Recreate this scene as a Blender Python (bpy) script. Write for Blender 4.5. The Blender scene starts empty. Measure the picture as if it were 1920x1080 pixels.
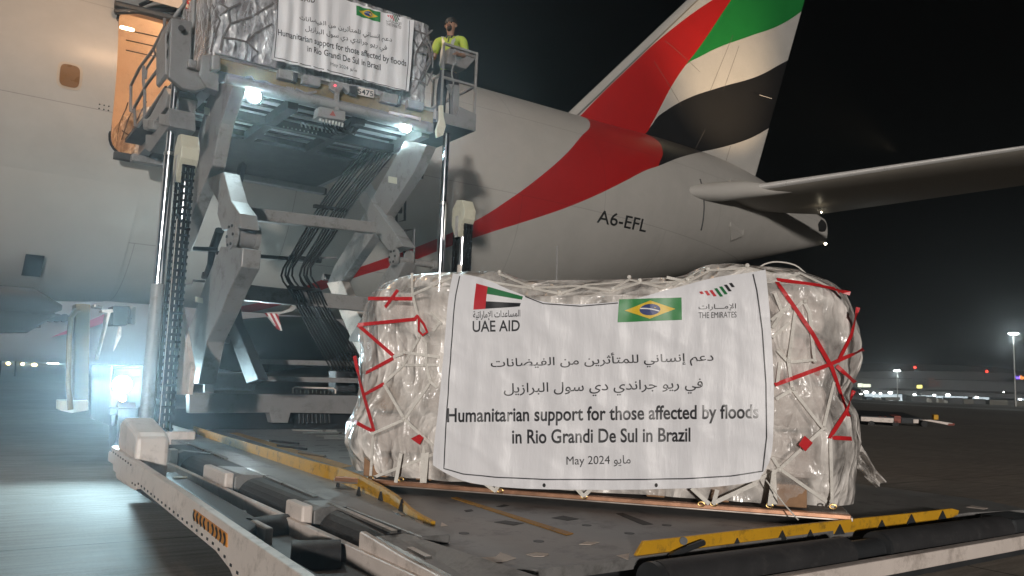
import bpy, bmesh, math, random
from mathutils import Vector, Matrix, noise
from mathutils.bvhtree import BVHTree
random.seed(7)
SC = bpy.context.scene
COL = SC.collection
# ------------------------------------------------------------------ camera, world, sun, exposure
# X runs along the aircraft towards its tail, Y from the camera towards the aircraft, Z up (metres)
FPX, PITCH, ROLL, YAW, HC = 1510.0, 0.1155, 0.0376, 0.6102, 1.45
ct, st = math.cos(YAW), math.sin(YAW)
def w2l(x, y, z): return Vector((x*ct + y*st, -x*st + y*ct, z))
cp, sp, cr, sr = math.cos(PITCH), math.sin(PITCH), math.cos(ROLL), math.sin(ROLL)
C_FW = w2l(0, cp, sp)
_up, _rt = w2l(0, -sp, cp), w2l(1, 0, 0)
C_RT = _rt*cr + _up*sr
C_UP = -_rt*sr + _up*cr
CAMPOS = Vector((0, 0, HC))
cam = bpy.data.objects.new('camera', bpy.data.cameras.new('camera'))
COL.objects.link(cam)
cam.matrix_world = Matrix(((C_RT.x, C_UP.x, -C_FW.x, 0), (C_RT.y, C_UP.y, -C_FW.y, 0), (C_RT.z, C_UP.z, -C_FW.z, HC), (0, 0, 0, 1)))
cam.data.sensor_width = 36.0
cam.data.lens = 36.0*FPX/1920
cam.data.clip_start, cam.data.clip_end = 0.05, 5000
SC.camera = cam

SUN_DIR = Vector((0.570, 0.805, -0.125)).normalized()      # the apron floodlights far behind the photographer
SUN_STRENGTH, SUN_COLOR = 2.3, (1.0, 0.93, 0.86)
W = bpy.data.worlds.new('World'); SC.world = W; W.use_nodes = True
nt = W.node_tree
sky = nt.nodes.new('ShaderNodeTexSky'); sky.sky_type = 'NISHITA'; sky.sun_disc = False
sky.sun_elevation = math.radians(-6.0); sky.sun_rotation = math.radians(215)
nt.nodes['Background'].inputs['Strength'].default_value = 0.05
nt.links.new(sky.outputs[0], nt.nodes['Background'].inputs['Color'])
sl = bpy.data.lights.new('sun', 'SUN'); sl.energy = SUN_STRENGTH; sl.angle = math.radians(2.4); sl.color = SUN_COLOR
so = bpy.data.objects.new('sun', sl); COL.objects.link(so)
so.rotation_euler = SUN_DIR.to_track_quat('-Z', 'Y').to_euler()
SC.view_settings.view_transform = 'Standard'; SC.view_settings.look = 'None'
SC.view_settings.exposure = 0.0; SC.view_settings.gamma = 1.0
SC.cycles.max_bounces = 8; SC.cycles.transparent_max_bounces = 16
SC.cycles.sample_clamp_indirect = 4.0
SC.cycles.caustics_reflective = False; SC.cycles.caustics_refractive = False

# ------------------------------------------------------------------ measuring helpers: sight line -> point on a real plane
def ray(px, py): return C_RT*((px-960)/FPX) + C_UP*((540-py)/FPX) + C_FW
def at_x(px, py, x): d = ray(px, py); return CAMPOS + d*(x/d.x)
def at_y(px, py, y): d = ray(px, py); return CAMPOS + d*(y/d.y)
def at_z(px, py, z): d = ray(px, py); return CAMPOS + d*((z-HC)/d.z)
def at_plane(px, py, o, n): d = ray(px, py); return CAMPOS + d*((o-CAMPOS).dot(n)/d.dot(n))
def at_dist(px, py, t): return CAMPOS + ray(px, py)*t
def lerp(T, x):
    if x <= T[0][0]: return T[0][1]
    for (a, b), (c, d) in zip(T, T[1:]):
        if x <= c: return b + (d-b)*(x-a)/(c-a)
    return T[-1][1]
def smooth(T, x):
    'Catmull-Rom through the table'
    if x <= T[0][0]: return T[0][1]
    if x >= T[-1][0]: return T[-1][1]
    for i in range(len(T)-1):
        if x <= T[i+1][0]: break
    x0, y0 = T[i]; x1, y1 = T[i+1]
    h = x1-x0; t = (x-x0)/h
    m0 = (y1-T[i-1][1])/(x1-T[i-1][0])*h if i > 0 else y1-y0
    m1 = (T[i+2][1]-y0)/(T[i+2][0]-x0)*h if i+2 < len(T) else y1-y0
    return (2*t**3-3*t*t+1)*y0 + (t**3-2*t*t+t)*m0 + (-2*t**3+3*t*t)*y1 + (t**3-t*t)*m1

# ------------------------------------------------------------------ materials
def mat_base(name):
    m = bpy.data.materials.new(name); m.use_nodes = True
    return m, m.node_tree, m.node_tree.nodes['Principled BSDF']
def N(nt, t, **kw):
    n = nt.nodes.new(t)
    for k, v in kw.items():
        if k in n.inputs: n.inputs[k].default_value = v
        else: setattr(n, k, v)
    return n
def c4(c): return (c[0], c[1], c[2], 1)
def pm(name, col, rough=0.5, metal=0.0, var=0.18, scale=3.0, bump=0.0, bscale=30.0, dirt=None, dirt_amt=0.35, coat=0.0, spec=0.5):
    'worn surface: cloudy colour, uneven gloss, optional dirt patches and bump'
    m, nt, b = mat_base(name); L = nt.links.new
    tc = N(nt, 'ShaderNodeTexCoord')
    n1 = N(nt, 'ShaderNodeTexNoise', Scale=scale, Detail=6.0, Roughness=0.65)
    L(tc.outputs['Object'], n1.inputs['Vector'])
    mx = N(nt, 'ShaderNodeMix', data_type='RGBA')
    L(n1.outputs['Fac'], mx.inputs[0])
    mx.inputs[6].default_value = c4([max(0, c*(1-var*1.6)) for c in col]); mx.inputs[7].default_value = c4([min(1, c*(1+var*1.6)) for c in col])
    out = mx.outputs[2]
    if dirt:
        n2 = N(nt, 'ShaderNodeTexNoise', Scale=scale*2.3, Detail=9.0, Roughness=0.75)
        L(tc.outputs['Object'], n2.inputs['Vector'])
        rp = N(nt, 'ShaderNodeMapRange'); rp.inputs[1].default_value = 0.52; rp.inputs[2].default_value = 0.68; rp.inputs[4].default_value = dirt_amt
        L(n2.outputs['Fac'], rp.inputs[0])
        m2 = N(nt, 'ShaderNodeMix', data_type='RGBA'); L(rp.outputs[0], m2.inputs[0]); L(out, m2.inputs[6]); m2.inputs[7].default_value = c4(dirt); out = m2.outputs[2]
    L(out, b.inputs['Base Color'])
    mr = N(nt, 'ShaderNodeMapRange'); mr.inputs[3].default_value = max(0.03, rough-0.12); mr.inputs[4].default_value = min(1, rough+0.12)
    L(n1.outputs['Fac'], mr.inputs[0]); L(mr.outputs[0], b.inputs['Roughness'])
    b.inputs['Metallic'].default_value = metal; b.inputs['Coat Weight'].default_value = coat; b.inputs['Specular IOR Level'].default_value = spec
    if bump:
        n3 = N(nt, 'ShaderNodeTexNoise', Scale=bscale, Detail=5.0); L(tc.outputs['Object'], n3.inputs['Vector'])
        bp = N(nt, 'ShaderNodeBump', Strength=bump, Distance=0.01); L(n3.outputs['Fac'], bp.inputs['Height']); L(bp.outputs[0], b.inputs['Normal'])
    return m
def em(name, col, s):
    m, nt, b = mat_base(name); b.inputs['Base Color'].default_value = c4(col)
    b.inputs['Emission Color'].default_value = c4(col); b.inputs['Emission Strength'].default_value = s
    return m
M = {}
def init_mats():
    M['white'] = pm('white_paint', (0.72, 0.64, 0.585), 0.42, var=0.12, scale=2.5, dirt=(0.16, 0.12, 0.09), dirt_amt=0.5, bump=0.08)
    M['grey'] = pm('grey_paint', (0.21, 0.205, 0.205), 0.45, var=0.16, scale=2.0, dirt=(0.07, 0.06, 0.055), dirt_amt=0.5, bump=0.08)
    M['arm'] = pm('light_grey_arm_paint', (0.25, 0.243, 0.237), 0.42, var=0.16, scale=1.6, dirt=(0.07, 0.055, 0.045), dirt_amt=0.75, bump=0.06)
    M['dark'] = pm('dark_steel', (0.045, 0.048, 0.052), 0.5, 0.3, var=0.3, scale=5, bump=0.1)
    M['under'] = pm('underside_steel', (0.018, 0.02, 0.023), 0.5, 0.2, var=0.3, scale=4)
    M['deck'] = pm('deck_plate', (0.25, 0.245, 0.24), 0.48, 0.25, var=0.28, scale=2.2, dirt=(0.035, 0.033, 0.03), dirt_amt=0.6, bump=0.15, bscale=60)
    M['rubber'] = pm('black_rubber', (0.032, 0.032, 0.034), 0.62, var=0.3, scale=4, dirt=(0.10, 0.095, 0.09), dirt_amt=0.35, bump=0.2, bscale=50)
    M['pad'] = pm('grey_tread', (0.085, 0.08, 0.076), 0.7, var=0.2, scale=8, bump=0.3, bscale=120)
    M['chrome'] = pm('chrome_rod', (0.75, 0.76, 0.8), 0.12, 1.0, var=0.05)
    M['steel'] = pm('bare_steel', (0.45, 0.44, 0.42), 0.3, 0.9, var=0.2, scale=8)
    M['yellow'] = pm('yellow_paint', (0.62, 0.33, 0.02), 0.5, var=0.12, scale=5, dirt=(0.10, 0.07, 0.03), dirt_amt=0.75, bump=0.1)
    M['orange_line'] = pm('orange_line_paint', (0.42, 0.21, 0.03), 0.6, var=0.25, scale=8, dirt=(0.1, 0.09, 0.08), dirt_amt=0.7)
    M['cream'] = pm('cream_cover_paint', (0.62, 0.60, 0.48), 0.42, var=0.08, scale=4, dirt=(0.25, 0.2, 0.14), dirt_amt=0.3)
    M['ply'] = pm('worn_white_lining', (0.66, 0.58, 0.52), 0.7, var=0.15, scale=9, dirt=(0.3, 0.2, 0.14), dirt_amt=0.4)
    M['red'] = pm('red_plastic', (0.55, 0.02, 0.025), 0.4, var=0.15, scale=15)
    M['ink'] = pm('black_print_ink', (0.025, 0.025, 0.03), 0.38, var=0.4, scale=3)
    M['strap'] = pm('white_net_webbing', (0.72, 0.69, 0.64), 0.75, var=0.12, scale=20, dirt=(0.3, 0.26, 0.22), dirt_amt=0.4, bump=0.3, bscale=200)
    M['darkstrap'] = pm('grey_net_cord', (0.12, 0.11, 0.11), 0.75, var=0.2, scale=20)
    M['brown_wood'] = pm('pallet_wood', (0.30, 0.17, 0.09), 0.75, var=0.3, scale=9, bump=0.3)
    M['alu'] = pm('aluminium_sheet', (0.62, 0.55, 0.50), 0.32, 0.85, var=0.15, scale=6)
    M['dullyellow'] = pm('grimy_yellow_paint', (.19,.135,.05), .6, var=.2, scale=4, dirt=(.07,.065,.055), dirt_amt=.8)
    M['hose'] = pm('black_hose', (0.014, 0.015, 0.016), 0.6, var=0.2, spec=.25)
    M['galv'] = pm('galvanised_roller', (.55,.56,.57), .35, .4, var=.1)
    M['glasslamp'] = em('floodlight_lens', (0.78, 0.97, 1.0), 60)
init_mats()

# ------------------------------------------------------------------ mesh helpers
class MB:
    def __init__(s): s.v, s.f = [], []
    def add(s, vs, fs):
        k = len(s.v); s.v += [Vector(p) for p in vs]; s.f += [tuple(i+k for i in f) for f in fs]; return s
    def hexa(s, p): return s.add(p, [(0,3,2,1),(4,5,6,7),(0,1,5,4),(1,2,6,5),(2,3,7,6),(3,0,4,7)])
    def box(s, x0, x1, y0, y1, z0, z1):
        return s.hexa([(x0,y0,z0),(x1,y0,z0),(x1,y1,z0),(x0,y1,z0),(x0,y0,z1),(x1,y0,z1),(x1,y1,z1),(x0,y1,z1)])
    def beam(s, p, q, w, h, up=(0,0,1)):
        p, q, up = Vector(p), Vector(q), Vector(up); d = (q-p).normalized()
        a = d.cross(up); a = (a if a.length > 1e-4 else d.cross(Vector((1,0,0)))).normalized(); b = a.cross(d).normalized()
        a, b = a*(w/2), b*(h/2)
        return s.hexa([p-a-b, p+a-b, p+a+b, p-a+b, q-a-b, q+a-b, q+a+b, q-a+b])
    def tube(s, pts, r, n=8, closed=False):
        pts = [Vector(p) for p in pts]; m = len(pts)
        rs = r if isinstance(r, (list, tuple)) else [r]*m
        d0 = (pts[1]-pts[0]).normalized(); a = d0.cross(Vector((0.12,0.3,1))); a = (a if a.length > 1e-3 else d0.cross(Vector((1,0,0)))).normalized()
        vs, fs = [], []
        for i, p in enumerate(pts):
            d = (pts[min(i+1,m-1)]-pts[max(i-1,0)]).normalized()
            a = (a - d*a.dot(d)).normalized(); b = d.cross(a)
            for k in range(n):
                t = 2*math.pi*k/n; vs.append(p + (a*math.cos(t)+b*math.sin(t))*rs[i])
        for i in range(m-1):
            for k in range(n):
                fs.append((i*n+k, i*n+(k+1)%n, (i+1)*n+(k+1)%n, (i+1)*n+k))
        fs.append(tuple(range(n-1,-1,-1))); fs.append(tuple((m-1)*n+k for k in range(n)))
        return s.add(vs, fs)
    def prism(s, poly, vec):
        n = len(poly); vec = Vector(vec); a = [Vector(p) for p in poly]
        fs = [tuple(range(n-1,-1,-1)), tuple(range(n, 2*n))] + [(i,(i+1)%n,n+(i+1)%n,n+i) for i in range(n)]
        return s.add(a+[p+vec for p in a], fs)
    def ribbon(s, pts, nrm, w, t):
        pts = [Vector(p) for p in pts]; m = len(pts); vs, fs = [], []
        for i, p in enumerate(pts):
            d = (pts[min(i+1,m-1)]-pts[max(i-1,0)]).normalized(); n = Vector(nrm[i] if isinstance(nrm, list) else nrm).normalized()
            a = d.cross(n).normalized()*(w/2); n = n*(t/2)
            vs += [p-a-n, p+a-n, p+a+n, p-a+n]
        for i in range(m-1):
            for k in range(4): fs.append((4*i+k, 4*i+(k+1)%4, 4*i+4+(k+1)%4, 4*i+4+k))
        fs += [(3,2,1,0), (4*m-4,4*m-3,4*m-2,4*m-1)]
        return s.add(vs, fs)
    def ball(s, c, r, n=10, sc=(1,1,1)):
        c = Vector(c); vs = [c+Vector((0,0,r*sc[2]))]; fs = []; h = max(4, n//2+1)
        for i in range(1, h):
            for k in range(n):
                t, p = math.pi*i/h, 2*math.pi*k/n
                vs.append(c+Vector((math.sin(t)*math.cos(p)*r*sc[0], math.sin(t)*math.sin(p)*r*sc[1], math.cos(t)*r*sc[2])))
        vs.append(c-Vector((0,0,r*sc[2]))); e = len(vs)-1
        for k in range(n):
            fs.append((0, 1+k, 1+(k+1)%n)); fs.append((e, e-n+(k+1)%n, e-n+k))
            for i in range(h-2): fs.append((1+i*n+k, 1+(i+1)*n+k, 1+(i+1)*n+(k+1)%n, 1+i*n+(k+1)%n))
        return s.add(vs, fs)
    def grid(s, fn, nu, nv):
        vs = [fn(i/nu, j/nv) for j in range(nv+1) for i in range(nu+1)]; w = nu+1
        return s.add(vs, [(j*w+i, j*w+i+1, (j+1)*w+i+1, (j+1)*w+i) for j in range(nv) for i in range(nu)])
    def build(s, name, mat, parent=None, smooth=False, bevel=0.0, fixn=True):
        me = bpy.data.meshes.new(name); me.from_pydata([tuple(v) for v in s.v], [], s.f)
        if fixn:
            bm = bmesh.new(); bm.from_mesh(me); bmesh.ops.recalc_face_normals(bm, faces=bm.faces); bm.to_mesh(me); bm.free()
        me.materials.append(M[mat] if isinstance(mat, str) else mat)
        return link(name, me, parent, smooth, bevel)
def link(name, me, parent=None, smooth=False, bevel=0.0):
    if smooth:
        me.shade_smooth(); me.set_sharp_from_angle(angle=math.radians(35))
    o = bpy.data.objects.new(name, me); COL.objects.link(o)
    if parent is not None:
        o.parent = parent
        if parent.type == 'EMPTY': o.matrix_parent_inverse = Matrix.Translation(parent.location).inverted()
    if bevel:
        b = o.modifiers.new('bevel', 'BEVEL'); b.width = bevel; b.segments = 2; b.limit_method = 'ANGLE'
    return o
def thing(name, label, cat, loc=(0,0,0), group=None):
    o = bpy.data.objects.new(name, None); COL.objects.link(o); o.location = loc; o.empty_display_size = 0.2
    return tag(o, label, cat, group)
def tag(o, label, cat, group=None):
    o['label'] = label; o['category'] = cat
    if group: o['group'] = group
    return o
def kind(o, k): o['kind'] = k; return o
def lamp(name, typ, loc, energy, color, parent=None, **kw):
    l = bpy.data.lights.new(name, typ); l.energy = energy; l.color = color
    aim = kw.pop('aim', None)
    for k, v in kw.items(): setattr(l, k, v)
    o = bpy.data.objects.new(name, l); COL.objects.link(o); o.location = loc
    if aim is not None: o.rotation_euler = (Vector(aim)-Vector(loc)).to_track_quat('-Z', 'Y').to_euler()
    if parent is not None:
        o.parent = parent
        if parent.type == 'EMPTY': o.matrix_parent_inverse = Matrix.Translation(parent.location).inverted()
    return o

# ------------------------------------------------------------------ lettering
_AR = {'ا':'FE8D FE8E','أ':'FE83 FE84','إ':'FE87 FE88','ب':'FE8F FE90 FE91 FE92','ة':'FE93 FE94','ت':'FE95 FE96 FE97 FE98','ث':'FE99 FE9A FE9B FE9C',
 'ج':'FE9D FE9E FE9F FEA0','د':'FEA9 FEAA','ر':'FEAD FEAE','ز':'FEAF FEB0','س':'FEB1 FEB2 FEB3 FEB4','ض':'FEBD FEBE FEBF FEC0','ع':'FEC9 FECA FECB FECC',
 'ف':'FED1 FED2 FED3 FED4','ل':'FEDD FEDE FEDF FEE0','م':'FEE1 FEE2 FEE3 FEE4','ن':'FEE5 FEE6 FEE7 FEE8','و':'FEED FEEE','ي':'FEF1 FEF2 FEF3 FEF4','ـ':'0640 0640 0640 0640',
 'L':'FEF9 FEFA'}     # L: lam with hamza-below alef
def arabic(t):
    t = t.replace('لإ', 'L'); out = []
    for i, c in enumerate(t):
        if c not in _AR: out.append(c); continue
        f = [chr(int(h, 16)) for h in _AR[c].split()]
        prev = i > 0 and t[i-1] in _AR and len(_AR[t[i-1]].split()) == 4
        nxt = len(f) == 4 and i+1 < len(t) and t[i+1] in _AR
        out.append(f[3] if prev and nxt else f[1] if prev else f[2] if nxt else f[0])
    return ''.join(reversed(out))
_tc = {}
def glyphs(body, bold=0.0, xs=1.0):
    'outline of a line of text as verts in a unit box plus faces'
    k = (body, bold)
    if k not in _tc:
        cu = bpy.data.curves.new('lettering', 'FONT'); cu.body = body; cu.offset = bold; cu.resolution_u = 4
        o = bpy.data.objects.new('lettering', cu); COL.objects.link(o)
        dg = bpy.context.evaluated_depsgraph_get(); me = bpy.data.meshes.new_from_object(o.evaluated_get(dg))
        v = [(p.co.x, p.co.y) for p in me.vertices]; f = [tuple(p.vertices) for p in me.polygons]
        x0, x1, y0, y1 = min(p[0] for p in v), max(p[0] for p in v), min(p[1] for p in v), max(p[1] for p in v)
        _tc[k] = ([((x-x0)/(x1-x0), (y-y0)/(y1-y0)) for x, y in v], f)
        bpy.data.objects.remove(o); bpy.data.curves.remove(cu); bpy.data.meshes.remove(me)
    return _tc[k]
def lettering(name, body, place, rect, mat, parent, slope=0.0, bold=0.0):
    'rect = x0, x1, top, bottom on the sheet; place maps sheet coordinates to the surface'
    v, f = glyphs(body, bold); x0, x1, yt, yb = rect
    m = MB(); m.add([place(x0+(x1-x0)*a, yb+(yt-yb)*b + slope*(x1-x0)*a) for a, b in v], f)
    return m.build(name, mat, parent, fixn=False)
# ------------------------------------------------------------------ ground
def concrete():
    m, nt, b = mat_base('apron_concrete'); L = nt.links.new
    tc = N(nt, 'ShaderNodeTexCoord')
    big = N(nt, 'ShaderNodeTexNoise', Scale=0.35, Detail=8.0, Roughness=0.7); L(tc.outputs['Object'], big.inputs['Vector'])
    st_ = N(nt, 'ShaderNodeMapping'); st_.inputs['Scale'].default_value = (0.5, 5.0, 1); st_.inputs['Rotation'].default_value = (0, 0, 0.5)
    L(tc.outputs['Object'], st_.inputs['Vector'])
    stk = N(nt, 'ShaderNodeTexNoise', Scale=3.0, Detail=5.0); L(st_.outputs[0], stk.inputs['Vector'])
    fine = N(nt, 'ShaderNodeTexNoise', Scale=40.0, Detail=4.0); L(tc.outputs['Object'], fine.inputs['Vector'])
    br = N(nt, 'ShaderNodeTexBrick', Scale=1.0); br.offset = 0.0; br.inputs['Mortar Size'].default_value = 0.012; br.inputs['Brick Width'].default_value = 7.5; br.inputs['Row Height'].default_value = 7.5
    br.inputs['Color1'].default_value = (1,1,1,1); br.inputs['Color2'].default_value = (.88,.88,.88,1); br.inputs['Mortar'].default_value = (.18,.18,.18,1)
    L(tc.outputs['Object'], br.inputs['Vector'])
    mx = N(nt, 'ShaderNodeMix', data_type='RGBA'); mx.inputs[6].default_value = (.16,.15,.136,1); mx.inputs[7].default_value = (.37,.345,.312,1); L(big.outputs['Fac'], mx.inputs[0])
    m2 = N(nt, 'ShaderNodeMix', data_type='RGBA', blend_type='MULTIPLY'); m2.inputs[0].default_value = 1; L(mx.outputs[2], m2.inputs[6]); L(br.outputs['Color'], m2.inputs[7])
    m3 = N(nt, 'ShaderNodeMix', data_type='RGBA', blend_type='OVERLAY'); m3.inputs[0].default_value = .55; L(m2.outputs[2], m3.inputs[6]); L(stk.outputs['Fac'], m3.inputs[7])
    m4 = N(nt, 'ShaderNodeMix', data_type='RGBA', blend_type='OVERLAY'); m4.inputs[0].default_value = .3; L(m3.outputs[2], m4.inputs[6]); L(fine.outputs['Fac'], m4.inputs[7])
    L(m4.outputs[2], b.inputs['Base Color'])
    mr = N(nt, 'ShaderNodeMapRange'); b.inputs['Specular IOR Level'].default_value = .10; mr.inputs[3].default_value = .6; mr.inputs[4].default_value = .88; L(big.outputs['Fac'], mr.inputs[0]); L(mr.outputs[0], b.inputs['Roughness'])
    bp = N(nt, 'ShaderNodeBump', Strength=.12, Distance=.01); L(stk.outputs['Fac'], bp.inputs['Height']); L(bp.outputs[0], b.inputs['Normal'])
    return m
kind(MB().add([(-1500,-600,0),(1500,-600,0),(1500,2500,0),(-1500,2500,0)], [(0,1,2,3)]).build('ground', concrete()), 'structure')

# ------------------------------------------------------------------ the freighter
YC = 17.67
ZT = [(-60,8.95),(14,8.95),(17,9.02),(19.5,9.0),(21.2,8.85),(23.2,8.55),(25,8.25),(26.4,7.95)]
ZB = [(-60,2.75),(8.5,2.75),(10.5,2.88),(12.5,3.2),(15,3.85),(18,4.7),(21.2,5.62),(23.5,6.2),(26.4,6.95)]
WW = [(-60,3.1),(9,3.1),(12,3.03),(15,2.75),(18,2.2),(21,1.5),(23.5,.85),(25.5,.4),(26.4,.22)]
def fus(x):
    t, b, w = smooth(ZT, x), smooth(ZB, x), smooth(WW, x); return (t+b)/2, (t-b)/2, w
def fus_y(x, z, off=0.0):
    c, h, w = fus(x); q = max(0.0, 1-((z-c)/h)**2)
    y = YC - w*math.sqrt(q); n = Vector((0, (y-YC)/(w*w), (z-c)/(h*h))).normalized()
    return Vector((x, y, z)) + n*off
def curve_node(nt, pts, sx, sy, src):
    'height as a function of position, a painted edge'
    f = N(nt, 'ShaderNodeFloatCurve'); cv = f.mapping.curves[0]
    pts = [(a/sx, b/sy) for a, b in pts]
    cv.points[0].location = (0.0, pts[0][1]); cv.points[-1].location = (1.0, pts[-1][1])
    for p in pts: cv.points.new(*p)
    for p in cv.points: p.handle_type = 'AUTO_CLAMPED'
    f.mapping.update()
    a = N(nt, 'ShaderNodeMath', operation='MULTIPLY'); a.inputs[1].default_value = 1/sx; nt.links.new(src, a.inputs[0]); nt.links.new(a.outputs[0], f.inputs['Value'])
    b = N(nt, 'ShaderNodeMath', operation='MULTIPLY'); b.inputs[1].default_value = sy; nt.links.new(f.outputs[0], b.inputs[0])
    return b.outputs[0]
def mth(nt, op, a, b):
    n = N(nt, 'ShaderNodeMath', operation=op)
    for i, x in enumerate((a, b)):
        if isinstance(x, (int, float)): n.inputs[i].default_value = x
        else: nt.links.new(x, n.inputs[i])
    return n.outputs[0]
def mixc(nt, fac, a, b):
    n = N(nt, 'ShaderNodeMix', data_type='RGBA'); nt.links.new(fac, n.inputs[0])
    for i, x in ((6, a), (7, b)):
        if isinstance(x, tuple): n.inputs[i].default_value = c4(x)
        else: nt.links.new(x, n.inputs[i])
    return n.outputs[2]
WHITE, RED, GREEN, BLACK = (.41,.395,.37), (.36,.012,.012), (.012,.17,.035), (.012,.012,.013)
def skin_common(nt, b, col, panels=True):
    L = nt.links.new
    tc = nt.nodes['TC']
    n1 = N(nt, 'ShaderNodeTexNoise', Scale=1.2, Detail=8.0, Roughness=.7); L(tc.outputs['Object'], n1.inputs['Vector'])
    g = N(nt, 'ShaderNodeMapRange'); g.inputs[1].default_value = .35; g.inputs[2].default_value = .75; g.inputs[3].default_value = 1.0; g.inputs[4].default_value = .86; L(n1.outputs['Fac'], g.inputs[0])
    v = N(nt, 'ShaderNodeMix', data_type='RGBA', blend_type='MULTIPLY'); v.inputs[0].default_value = 1; L(col, v.inputs[6]); L(g.outputs[0], v.inputs[7])
    out = v.outputs[2]
    if panels:
        br = N(nt, 'ShaderNodeTexBrick', Scale=1.0); br.inputs['Mortar Size'].default_value = .007; br.inputs['Brick Width'].default_value = 5.2; br.inputs['Row Height'].default_value = 2.02; br.inputs['Mortar Smooth'].default_value = .2
        br.inputs['Color1'].default_value = (1,1,1,1); br.inputs['Color2'].default_value = (.975,.975,.975,1); br.inputs['Mortar'].default_value = (.5,.5,.5,1)
        cb = N(nt, 'ShaderNodeCombineXYZ'); L(nt.nodes['XYZ'].outputs[0], cb.inputs[0]); zz = mth(nt, 'SUBTRACT', nt.nodes['XYZ'].outputs[2], 1.62); L(zz, cb.inputs[1]); L(cb.outputs[0], br.inputs['Vector'])
        v2 = N(nt, 'ShaderNodeMix', data_type='RGBA', blend_type='MULTIPLY'); v2.inputs[0].default_value = .7; L(out, v2.inputs[6]); L(br.outputs['Color'], v2.inputs[7]); out = v2.outputs[2]
    L(out, b.inputs['Base Color']); b.inputs['Roughness'].default_value = .42; b.inputs['Coat Weight'].default_value = .12; b.inputs['Coat Roughness'].default_value = .2
    n2 = N(nt, 'ShaderNodeTexNoise', Scale=.9, Detail=2.0); L(tc.outputs['Object'], n2.inputs['Vector'])
    bp = N(nt, 'ShaderNodeBump', Strength=.06, Distance=.1); L(n2.outputs['Fac'], bp.inputs['Height']); L(bp.outputs[0], b.inputs['Normal'])
def fus_mat():
    m, nt, b = mat_base('white_fuselage_paint'); L = nt.links.new
    tc = N(nt, 'ShaderNodeTexCoord'); tc.name = 'TC'; s = N(nt, 'ShaderNodeSeparateXYZ'); s.name = 'XYZ'; L(tc.outputs['Object'], s.inputs[0]); X, Z = s.outputs[0], s.outputs[2]
    up = curve_node(nt, [(4.5,2.75),(6.58,3.55),(7.37,3.91),(8.21,4.32),(9.12,4.83),(10.13,5.57),(11.02,6.29),(11.75,6.91),(12.55,7.63),(13.14,8.09),(13.75,8.9),(14.0,9.6)], 30, 20, X)
    lo = curve_node(nt, [(4.5,2.6),(7.26,3.64),(7.99,3.92),(8.64,4.25),(9.47,4.63),(10.81,5.19),(11.71,5.58),(12.73,6.08),(13.72,6.61),(14.68,7.12),(15.23,7.35),(15.73,7.58),(16.4,7.88),(17.61,8.36),(19.4,9.05),(20.4,9.6)], 30, 20, X)
    rt = curve_node(nt, [(6.9,15.2),(7.3,15.23),(7.9,15.75),(8.48,16.08),(8.9,16.1)], 20, 30, Z)
    inside = mth(nt, 'MULTIPLY', mth(nt, 'LESS_THAN', Z, up), mth(nt, 'GREATER_THAN', Z, lo))
    band = mth(nt, 'GREATER_THAN', X, 4.6); inside = mth(nt, 'MULTIPLY', inside, band)
    isred = mth(nt, 'LESS_THAN', X, rt)
    col = mixc(nt, inside, WHITE, mixc(nt, isred, BLACK, RED))
    skin_common(nt, b, col)
    return m
M['fus'] = fus_mat()
M['skin'] = pm('white_aircraft_paint', WHITE, .35, var=.06, scale=1.5, coat=.3)
M['skingrey'] = pm('grey_aircraft_paint', (.36,.35,.33), .4, var=.08, scale=1.5)
M['stabmetal'] = pm('stabiliser_skin', (.36,.33,.285), .40, .0, var=.10, scale=2)
M['polished'] = pm('polished_leading_edge', (.78,.77,.75), .30, .35, var=.08)
M['darkpod'] = pm('dark_grey_fairing', (.035,.036,.038), .5)
M['black'] = pm('black_gap', (.012,.012,.012), .6)
M['holdlining'] = pm('hold_lining', (.62,.52,.42), .6, var=.1, scale=2, dirt=(.3,.2,.12), dirt_amt=.3)
PLANE = thing('cargo_aircraft', 'huge white freighter aircraft with red, green and black tail and open cargo door', 'aircraft', (4, YC, 0))
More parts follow.
